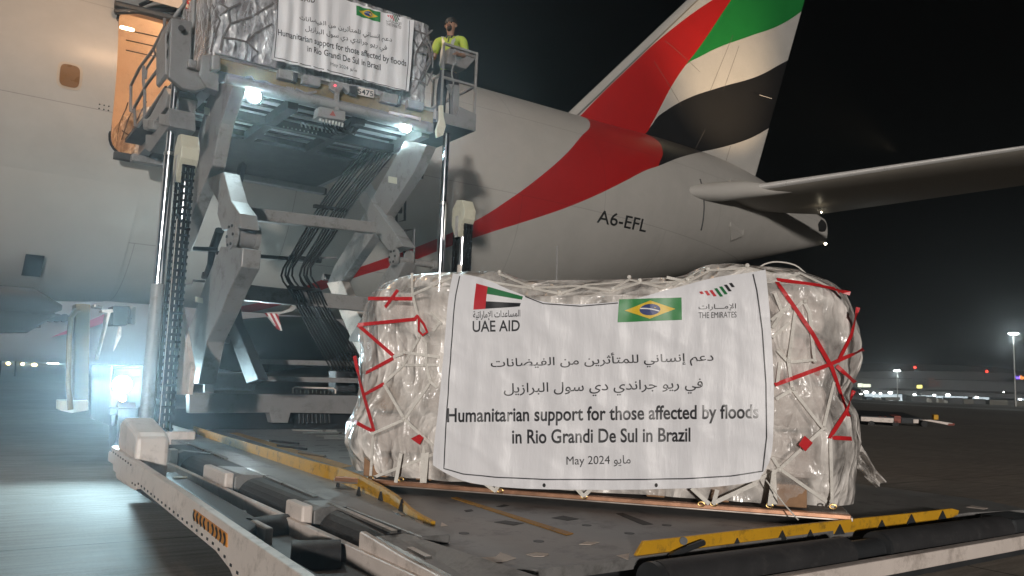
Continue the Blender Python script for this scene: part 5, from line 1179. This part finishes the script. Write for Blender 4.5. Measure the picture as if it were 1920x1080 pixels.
def tape(name, pts, w, mat):
    P, Q = [], []
    for p in pts:
        loc, nr, i, d = SB_.find_nearest(p); P.append(loc+nr*.006); Q.append(nr)
    MB().ribbon(P, Q, w, .003).build(name, mat, SH)
for s_ in (1, -1): tape('reflective_band', [B(.16, .115*s_, 1.0+.45*t/10) for t in range(9)]+[B(.03,.115*s_,1.49)], .05, 'reflect')
tape('reflective_band', [B(.3*math.cos(t), .3*math.sin(t), 1.03) for t in [2*math.pi*k/24 for k in range(25)]], .05, 'reflect')
M['collar'] = pm('dark_collar', (.02,.022,.03), .7)
tape('collar', [B(.10*math.cos(t)+.0, .085*math.sin(t), 1.475) for t in [2*math.pi*k/20 for k in range(21)]], .035, 'collar')
tape('collar', [B(.14,0,1.46), B(.16,.0,1.40), B(.17,0,1.34)], .02, 'collar')
for s_ in (1, -1): tape('collar', [B(.10,.05*s_,1.47), B(.15,.045*s_,1.43)], .03, 'collar')
# head: hair cap, beard, brows, eyes, nose, ears, mouth
def headp(f, l, z): return B(.018+f, l, z-(.012 if z < 1.67 else .016))
hair = MB(); hair.grid(lambda u, v: headp(-.012+.112*math.sin(v*1.75)*math.cos(2*math.pi*u)*(1.0 if math.cos(2*math.pi*u) < 0 else .86), .093*math.sin(v*1.75)*math.sin(2*math.pi*u), 1.690+.104*math.cos(v*1.75)+(0.012 if math.cos(2*math.pi*u) > .2 else -.0)*v), 28, 12)
hair.build('hair', 'hair', BODY, smooth=True)
MB().ball(headp(.066,0,1.588), .05, 14, (.72,1.02,.95)).build('beard', 'hair', BODY, smooth=True)
for s_ in (1, -1):
    MB().ball(headp(.083,.031*s_,1.672), .0105, 10).build('eye', 'eye', BODY, smooth=True)
    MB().tube([headp(.093,.014*s_,1.690), headp(.091,.034*s_,1.694), headp(.080,.052*s_,1.688)], .006, 6).build('eyebrow', 'hair', BODY)
    MB().ball(headp(-.005,.083*s_,1.655), .03, 10, (.7,.3,1)).build('ear', 'skin_h', BODY, smooth=True)
    MB().tube([headp(.095,.004*s_,1.628), headp(.088,.03*s_,1.622)], .009, 6).build('moustache', 'hair', BODY)
MB().tube([headp(.088,0,1.683), headp(.103,0,1.655), headp(.112,0,1.64), headp(.098,0,1.63)], [.009,.011,.015,.009], 8).build('nose', 'skin_h', BODY, smooth=True)
M['lip'] = pm('lips', (.25,.09,.07), .5)
MB().tube([headp(.098,-.02,1.612), headp(.103,0,1.613), headp(.098,.02,1.612)], .006, 6).build('mouth', 'lip', BODY)

# ------------------------------------------------------------------ second loader under the aircraft with its headlight towards us
Y2 = 17.0
q = lambda x, y, Y=Y2: at_y(x, y, Y)
zc_ = lambda x, y: (x/3.856, 540+y/3.856)
L2D = thing('belly_loader', 'yellow and white loader under the aircraft with blazing blue-white headlight', 'cargo loader', at_z(215, 800, 0))
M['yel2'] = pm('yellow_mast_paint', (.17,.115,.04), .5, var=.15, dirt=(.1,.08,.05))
def pr(name, P, th, mat, Y=Y2, par=None): return MB().prism([at_y(*zc_(*p), Y) for p in P], (0, th, 0)).build(name, mat, par or L2D, bevel=.015)
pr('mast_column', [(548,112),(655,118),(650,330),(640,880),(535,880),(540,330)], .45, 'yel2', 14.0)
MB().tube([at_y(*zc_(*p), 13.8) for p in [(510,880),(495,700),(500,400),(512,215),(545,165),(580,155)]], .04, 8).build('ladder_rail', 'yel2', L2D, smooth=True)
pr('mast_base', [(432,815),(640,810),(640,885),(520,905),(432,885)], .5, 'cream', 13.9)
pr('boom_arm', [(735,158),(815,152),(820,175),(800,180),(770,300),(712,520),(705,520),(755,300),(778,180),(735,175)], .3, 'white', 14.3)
pr('hydraulic_head', [(818,128),(940,132),(935,215),(918,270),(812,272)], .5, 'dark', 14.4)
pr('head_fitting', [(680,115),(750,122),(745,150),(680,140)], .3, 'steel', 14.2)
pr('deflector', [(862,275),(880,280),(878,350),(822,460)], .1, 'white', 14.3)
pr('coupling', [(945,130),(985,130),(985,262),(945,258)], .3, 'steel', 14.6)
bodyp = pr('truck_body', [(800,560),(1060,560),(1070,1000),(800,1000)], 2.0, 'dark', 13.4)
pr('bumper', [(790,860),(1070,870),(1070,930),(790,920)], .12, 'dark', 13.25, bodyp)
pr('cab_window', [(830,580),(1030,580),(1035,640),(828,640)], .02, 'black', 13.37, bodyp)
for x in (820, 1020): MB().tube([at_y(*zc_(x,985), 13.5), at_y(*zc_(x,985), 13.5)+Vector((.25,0,0))], .35, 20).build('wheel', 'rubber', L2D, smooth=True)
HL = at_y(229, 721, 13.30)
M['headlens'] = em('headlight_lens', (.66,.92,1.0), 22)
h = MB().tube([HL+Vector((0,.08,0)), HL+Vector((0,-.0,0))], [.10,.15], 20).build('headlight', 'dark', L2D, smooth=True)
MB().ball(HL+Vector((0,-.01,0)), .135, 16, (1,.3,1)).build('headlight_lens', 'headlens', h, smooth=True)
M['amber'] = em('amber_lamp', (1,.5,.25), 25)
MB().ball(at_y(230,747,13.2), .05, 10).build('marker_lamp', 'amber', L2D)
lamp('headlight_beam', 'SPOT', HL+Vector((0,-.2,0)), 1700, (.62,.9,1.0), h, spot_size=math.radians(84), spot_blend=1.0, shadow_soft_size=.12, specular_factor=.02, aim=HL+Vector((-1.7,-4,.25)))
lamp('headlight_core', 'SPOT', HL+Vector((0,-.22,0)), 2300, (.55,.86,1.0), h, spot_size=math.radians(28), spot_blend=1.0, shadow_soft_size=.1, aim=HL+Vector((-1.0,-4,.12)))
lamp('added_lamp', 'POINT', at_y(330,640,14.2), 12, (.75,.97,1.0), L2D, shadow_soft_size=.15)  # point light without a body, added for the bright spot on the belly

# ------------------------------------------------------------------ second airliner far behind, under the belly
Yf = 62.0
A2 = thing('distant_airliner', 'white airliner with round windows and red swoosh parked beyond, seen under the belly', 'aircraft', (12, Yf, 0))
M['far_white'] = pm('far_white_paint', (.30,.295,.305), .5, var=.06, scale=.5)
c0 = at_y(0, 572, Yf); zc2 = c0.z
def fbody(u, v):
    x = -28+76*u; t = 2*math.pi*v; taper = max(0, (x-16)/32); r = 3.4*(1-taper**1.5*.9)
    return Vector((x, Yf+4+r*math.cos(t), zc2+.2+taper*2.6+r*math.sin(t)*1.12))
fb = MB().grid(fbody, 60, 36).build('fuselage', 'far_white', A2, smooth=True)
for x in (62, 95, 108, 121): 
    p = at_y(x, 596, Yf); MB().tube([p+Vector((0,-.0,0)), p+Vector((0,1.2,0))], .28, 14).build('window', 'dark', A2)
pf = at_y(64, 606, Yf+.3); P = [at_y(*zc_(*p), Yf+.25) for p in [(185,205),(292,205),(288,285),(240,284),(183,278)]]
MB().tube(P+[P[0]], .06, 6).build('door_outline', 'dark', A2)
M['farred'] = pm('far_red_paint', (.36,.05,.11), .5)
MB().prism([at_y(*zc_(*p), Yf+.3) for p in [(370,356),(520,290),(680,220),(780,178),(785,240),(660,285),(500,330)]], (0,.5,0)).build('red_swoosh', 'farred', A2)
M['nacelle'] = pm('dark_nacelle', (.018,.028,.024), .5)
MB().tube([at_y(a, b, 50) for a, b in ((395,652),(410,650),(440,648),(520,645),(590,640),(635,633),(650,630))], [.9,1.35,1.6,1.75,1.6,1.15,.5], 28).build('engine_nacelle', 'nacelle', A2, smooth=True)
for x in (3, 30): MB().tube([(x, Yf+4, 0), (x, Yf+4, zc2-2)], .4, 12).build('landing_gear', 'dark', A2)
o = thing('marker_pole', 'thin dark pole standing on the apron before the distant airliner', 'pole', at_z(28, 705, 0)); p = at_z(28,705,0)
m_ = MB().tube([p, at_dist(32, 618, (p-CAMPOS).dot(C_FW))], .09, 8).build('shaft', 'dark', o); MB().ball(at_dist(32, 617, (p-CAMPOS).dot(C_FW)), .12, 8).build('cap', 'dark', o)

# ------------------------------------------------------------------ across the apron: freight terminal, vehicles, masts
zd = lambda x, y: (1600+x/4.153, 580+y/4.153)
DF = 260.0
def far(x, y, d=DF): return at_dist(x, y, d)
def fq(name, P, th, mat, par, d=DF, z=True): return MB().prism([at_dist(*zd(*p), d) for p in P], C_FW*th).build(name, mat, par)
M['wall_far'] = pm('terminal_cladding', (.075,.078,.078), .7, var=.08, scale=.08)
M['roof_far'] = pm('terminal_roof', (.04,.042,.042), .7, var=.08, scale=.08)
M['canopy'] = pm('canopy_fascia', (.06,.06,.06), .7, var=.1, scale=.1)
M['baylit'] = em('lit_bay', (.72,.84,.9), 1.3)
M['baylamp'] = em('bay_lamp', (.95,1.0,.98), 16)
M['winlit'] = em('lit_window', (.9,.95,.75), 1.5)
M['bldark'] = pm('dark_bay', (.03,.03,.032), .7)
TB = thing('freight_terminal', 'long low grey freight terminal with lit loading bays across the apron', 'building', at_dist(1760, 752, DF))
g0 = far(1500, 748); 
fq('wall', [(-500,690),(-500,530),(75,535),(330,540),(860,552),(1500,570),(1500,770)], 25, 'wall_far', TB)
fq('roof', [(-500,540),(-500,492),(480,480),(870,485),(1170,495),(1500,512),(1500,572),(860,550),(75,533)], 26, 'roof_far', TB, DF-1)
fq('canopy', [(60,625),(380,632),(880,648),(1500,668),(1500,700),(880,680),(380,664),(60,655)], 6, 'canopy', TB, DF-8)
for P in ([(90,652),(380,662),(380,712),(90,708)], [(1015,668),(1058,668),(1058,752),(1015,752)], [(465,665),(700,672),(700,690),(465,688)], [(715,672),(890,678),(890,692),(715,690)], [(932,678),(1010,680),(1010,698),(932,697)], [(1280,690),(1400,694),(1400,712),(1280,710)]): fq('lit_bay', P, .3, 'baylit', TB, DF-.6)
for P in ([(385,662),(460,664),(460,720),(385,714)], [(895,662),(1010,668),(1010,700),(895,694)], [(1065,670),(1500,690),(1500,765),(1065,750)]): fq('dark_bay', P, .3, 'bldark', TB, DF-.5)
for P in ([(36,578),(72,578),(72,606),(36,606)], [(78,582),(134,582),(134,606),(78,606)]): fq('window', P, .3, 'winlit', TB, DF-1.2)
for (x, y, r) in ((100,645,2.0), (158,651,1.3), (212,655,1.2), (288,650,2.0), (476,664,1.4), (630,668,1.3), (737,668,2.1), (518,658,1.4), (960,686,1.6), (1170,645,.7), (60,660,1.0), (1300,700,1.3)):
    MB().ball(at_dist(*zd(x, y), DF-10), .30*r, 8, (1.5,1,.7)).build('bay_lamp', 'baylamp', TB)
M['fpur'] = pm('dark_purple_sign', (.012,.010,.022), .5); M['fora'] = pm('dull_orange_sign', (.12,.03,.012), .5)
lettering('sign_letters', 'Fed', lambda a, b: at_dist(a, b, DF-2), (1711, 1741, 708.5, 725), 'fpur', TB, slope=.02, bold=.04)
lettering('sign_letters', 'Ex', lambda a, b: at_dist(a, b, DF-2), (1741, 1765, 708.5, 725), 'fora', TB, slope=.02, bold=.04)
M['gpur'] = em('lit_purple', (.22,.12,1.0), 3); M['gora'] = em('lit_orange', (1.0,.28,.06), 3)
SG = thing('roof_sign', 'glowing purple and orange sign at the far right above the terminal', 'sign', at_dist(1912, 708, DF-6))
lettering('sign_letters', 'Fed', lambda a, b: at_dist(a, b, DF-6), (1902.5, 1912, 704.5, 711), 'gpur', SG, bold=.04); lettering('sign_letters', 'Ex', lambda a, b: at_dist(a, b, DF-6), (1912.5, 1921, 704.5, 711), 'gora', SG, bold=.04)
fq('sign_frame', [(1255,512),(1335,516),(1335,552),(1255,548)], .3, 'roof_far', SG, DF-5.5)
M['gyel'] = em('lit_yellow', (1.0,.85,.25), 2.2)
YS = thing('yellow_sign', 'small lit yellow sign on a dark post before the terminal', 'sign', at_dist(*zd(517,665), DF-25))
fq('sign_panel', [(498,590),(536,590),(536,615),(498,615)], .3, 'gyel', YS, DF-25); fq('sign_post', [(503,617),(530,617),(530,672),(503,672)], .3, 'bldark', YS, DF-25)
# strip of bright concrete in front of the bays
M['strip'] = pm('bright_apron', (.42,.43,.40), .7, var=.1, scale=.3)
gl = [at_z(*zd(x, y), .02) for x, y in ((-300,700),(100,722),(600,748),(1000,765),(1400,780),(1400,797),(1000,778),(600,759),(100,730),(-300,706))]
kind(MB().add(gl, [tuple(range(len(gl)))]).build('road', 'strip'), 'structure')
# vehicles and box trailers, biggest masses only a few pixels high
M['box_a'] = pm('dark_box_paint', (.05,.05,.048), .6, var=.2, scale=1); M['box_b'] = pm('tan_box_paint', (.13,.12,.095), .6, var=.2, scale=1); M['box_c'] = pm('pale_cab_paint', (.34,.34,.31), .5); M['box_blue'] = pm('blue_box_paint', (.05,.09,.14), .6)
def vehicle(name, label, cat, x0, x1, yt, yb, mat, dist, cab=None, group='vehicles parked by the terminal'):
    a, b = at_dist(*zd(x0, yb), dist), at_dist(*zd(x1, yb), dist); t = at_dist(*zd(x0, yt), dist); h = (t-a).length; w = (b-a); g = a.z
    r = thing(name, label, cat, (a+b)/2, group); up = Vector((0,0,1)); dp = C_FW*3; dp.z = 0
    wh = h*.18
    MB().hexa([a+up*wh, b+up*wh, b+dp+up*wh, a+dp+up*wh, a+up*h, b+up*h, b+dp+up*h, a+dp+up*h]).build('body', mat, r, bevel=.08)
    if cab:
        c = b+w.normalized()*cab; b2 = b+w.normalized()*.05
        MB().hexa([b2+up*wh, c+up*wh, c+dp+up*wh, b2+dp+up*wh, b2+up*h*.85, c+up*h*.62, c+dp+up*h*.62, b2+dp+up*h*.85]).build('cab', 'box_c', r, bevel=.1)
    for f in (.15, .85):
        p = a.lerp(b, f)+up*wh; MB().tube([p-dp*.02, p+dp*.9], wh, 12).build('wheel', 'black', r)
V = [('box_truck', 'leftmost and tallest dark box truck beside the yellow sign post', 'truck', 452, 570, 676, 738, 'box_a', 1.5), ('box_truck', 'short dark box truck with pale cab right of the tallest dark truck', 'truck', 585, 645, 682, 742, 'box_a', 1.4), ('box_truck', 'small tan truck without a tall box behind the parked cars', 'truck', 665, 705, 698, 740, 'box_b', 1.2),
 ('cargo_container', 'long dark container right of the small tan truck', 'container', 745, 856, 690, 747, 'box_a', None), ('cargo_container', 'dark tan container left of the bright doorway', 'container', 862, 940, 700, 752, 'box_b', None), ('cargo_container', 'dark container touching the bright doorway', 'container', 942, 1032, 700, 756, 'box_a', None),
 ('cargo_container', 'tan container just right of the bright doorway', 'container', 1062, 1205, 705, 764, 'box_b', None), ('cargo_container', 'dark container second right of the bright doorway', 'container', 1208, 1262, 708, 768, 'box_a', None), ('cargo_container', 'tan container at the right picture edge', 'container', 1264, 1400, 712, 772, 'box_b', None),
 ('cargo_container', 'small blue container in the leftmost lit bay', 'container', 102, 150, 680, 706, 'box_blue', None), ('baggage_tug', 'small tan tug in the leftmost lit bay', 'tug', 165, 205, 686, 709, 'box_b', .5), ('cargo_container', 'pale flat container under the first light mast', 'container', 250, 366, 685, 712, 'box_b', None)]
for nme, lab, ct_, x0, x1, yt, yb, mt, cab in V: vehicle(nme, lab, ct_, x0, x1, yt, yb, mt, DF-30, cab)
for x0, x1, lab in ((445,535,'dark parked car in front of the tallest box truck'), (720,785,'dark parked car with bright roof before the long container')):
    a, b = at_dist(*zd(x0, 742 if x0 < 600 else 750), DF-38), at_dist(*zd(x1, 744 if x0 < 600 else 752), DF-38); w = b-a; L_ = w.length; e = w.normalized(); up = Vector((0,0,1)); dp = Vector((C_FW.x, C_FW.y, 0))*1.7
    r = thing('parked_car', lab, 'car', (a+b)/2, 'cars parked by the terminal'); h = L_*.30
    prof = [(0,.15),(0,.5),(.16,.58),(.3,1),(.68,1),(.84,.6),(1,.52),(1,.15)]
    MB().prism([a+e*L_*f+up*h*z for f, z in prof], dp).build('body', 'box_a' if x0 < 600 else 'grey', r, bevel=.05)
    MB().prism([a+e*L_*f+up*h*z-dp*.01 for f, z in [(.2,.6),(.32,.95),(.66,.95),(.8,.6)]], dp*.005).build('side_windows', 'black', r)
    for f in (.2, .8): MB().tube([a+e*L_*f+up*h*.2-dp*.02, a+e*L_*f+up*h*.2+dp*1.0], h*.22, 12).build('wheel', 'black', r)
# light masts
M['masthead'] = em('mast_lamp', (.93,1.0,.97), 55); M['pole'] = pm('galvanised_pole', (.4,.4,.38), .5, .5)
def light_mast(label, x, yt, yb, d, r, n=3):
    a, t = at_dist(*zd(x, yb), d), at_dist(*zd(x, yt), d)
    o = thing('light_mast', label, 'light mast', a, 'floodlight masts'); MB().tube([a, Vector((a.x, a.y, t.z))], [r*1.3, r*.8], 10).build('pole', 'pole', o)
    MB().tube([Vector((a.x,a.y,t.z))-C_RT*r*6, Vector((a.x,a.y,t.z))+C_RT*r*6], r*.7, 8).build('crossarm', 'pole', o)
    for k in range(n): MB().ball(Vector((a.x,a.y,t.z+.2))+C_RT*r*(-5+10*k/max(1, n-1)), r*2.0, 8, (1.3,1,.7)).build('lamp_head', 'masthead', o)
    return Vector((a.x, a.y, t.z))
t = light_mast('tall floodlight mast at the right edge of the view', 1265, 192, 765, 200, .17, 4); lamp('mast_beam', 'POINT', t+Vector((0,0,-1)), 2600, (.9,1,.97), None, shadow_soft_size=1)
t = light_mast('shorter floodlight mast before the left loading bays', 345, 482, 700, 235, .13, 3); lamp('mast_beam', 'POINT', t+Vector((0,0,-1)), 1500, (.9,1,.97), None, shadow_soft_size=1)
M['redbeacon'] = em('red_beacon_lamp', (1.0,.05,.03), 5)
for (x, y, lab) in ((480,452,'left red obstruction beacon on its mast above the purple and orange letters'), (1040,483,'right red obstruction beacon above the terminal roof')):
    o = thing('obstruction_beacon', lab, 'beacon', at_dist(*zd(x, 490), DF-3), 'red beacons over the terminal'); MB().tube([at_dist(*zd(x,495), DF-3), at_dist(*zd(x,y+8), DF-3)], .15, 8).build('mast', 'dark', o); MB().ball(at_dist(*zd(x,y), DF-3), .42, 10).build('beacon_lamp', 'redbeacon', o)
# pallet dolly parked on the apron right of the load
DD = 30.0
D = thing('pallet_dolly', 'long low white pallet dolly with red ends and tow bar behind the front load', 'dolly', at_z(*zd(330,905), 0))
M['dollyred'] = pm('rusty_red_paint', (.26,.07,.05), .6, dirt=(.1,.06,.05))
pz_ = at_z(*zd(200,905), 0); DD = (pz_-CAMPOS).dot(C_FW)
dq = lambda P, th, name, mat: MB().prism([at_dist(*zd(*p), DD) for p in P], C_FW*th).build(name, mat, D, bevel=.02)
dq([(60,835),(315,848),(315,885),(60,870)], .06, 'side_beam', 'white'); dq([(60,828),(330,840),(540,850),(540,862),(330,850),(60,838)], 2.0, 'bed', 'dark'); dq([(318,832),(372,830),(372,886),(318,886)], .5, 'end_frame', 'dollyred')
dq([(375,850),(465,855),(465,890),(375,888)], .3, 'chassis', 'dark'); dq([(468,856),(512,856),(508,888),(468,888)], .4, 'stop_bracket', 'white'); dq([(520,862),(600,860),(780,888),(780,902),(730,900),(600,875)], .12, 'tow_bar', 'white'); dq([(628,822),(664,822),(664,860),(628,860)], .2, 'tow_post', 'yellow'); dq([(735,885),(790,888),(790,905),(735,905)], .15, 'tow_eye', 'dollyred')
for x in (140, 330, 555): 
    p = at_dist(*zd(x, 893), DD); MB().tube([p, p+C_FW*1.6], .16, 14).build('wheel', 'black', D)
for x in (210, 250): dq([(x-5,832),(x+6,832),(x+6,846),(x-5,845)], .1, 'bed_stop', 'dollyred')
# far lights on the left horizon
M['farwhite'] = em('distant_white_lamp', (.9,1,1), 80); M['faramber'] = em('distant_amber_lamp', (1,.65,.25), 80)
for (x, y, r, mt) in ((52,522,1.0,'farwhite'),(184,527,.9,'farwhite'),(315,532,1.0,'farwhite'),(350,544,.8,'farwhite'),(372,545,.8,'farwhite'),(394,546,.8,'farwhite'),(416,545,.8,'farwhite'),(443,537,1.0,'farwhite'),(60,546,1.6,'faramber'),(163,550,1.4,'faramber'),(248,557,2.0,'faramber')):
    b = at_dist(*zc_(x, y), 500); o = thing('distant_lamp', ('small white lamp on the dark left horizon' if mt == 'farwhite' else 'amber lamp on the dark left horizon'), 'lamp', (b.x, b.y, 0), 'white lamps on the left horizon' if mt == 'farwhite' else 'amber lamps on the left horizon')
    MB().tube([(b.x, b.y, 0), (b.x, b.y, max(.2, b.z-.5))], .12, 6).build('pole', 'dark', o); MB().ball(b, .55*r, 8, (1.3,1,.9)).build('lamp_head', mt, o)
# ------------------------------------------------------------------ haze volume added to give the lamps their glow
def haze(den):
    m = bpy.data.materials.new('lamp_glow_haze'); m.use_nodes = True; nt = m.node_tree; nt.nodes.clear()
    o = nt.nodes.new('ShaderNodeOutputMaterial'); v = nt.nodes.new('ShaderNodeVolumePrincipled'); v.inputs['Color'].default_value = (.85,.93,1,1); v.inputs['Density'].default_value = den; v.inputs['Anisotropy'].default_value = .85
    nt.links.new(v.outputs[0], o.inputs['Volume'])
    kind(MB().box(-500, 700, -12, 620, -1, 45).build('haze', m), 'stuff')
haze(.002)
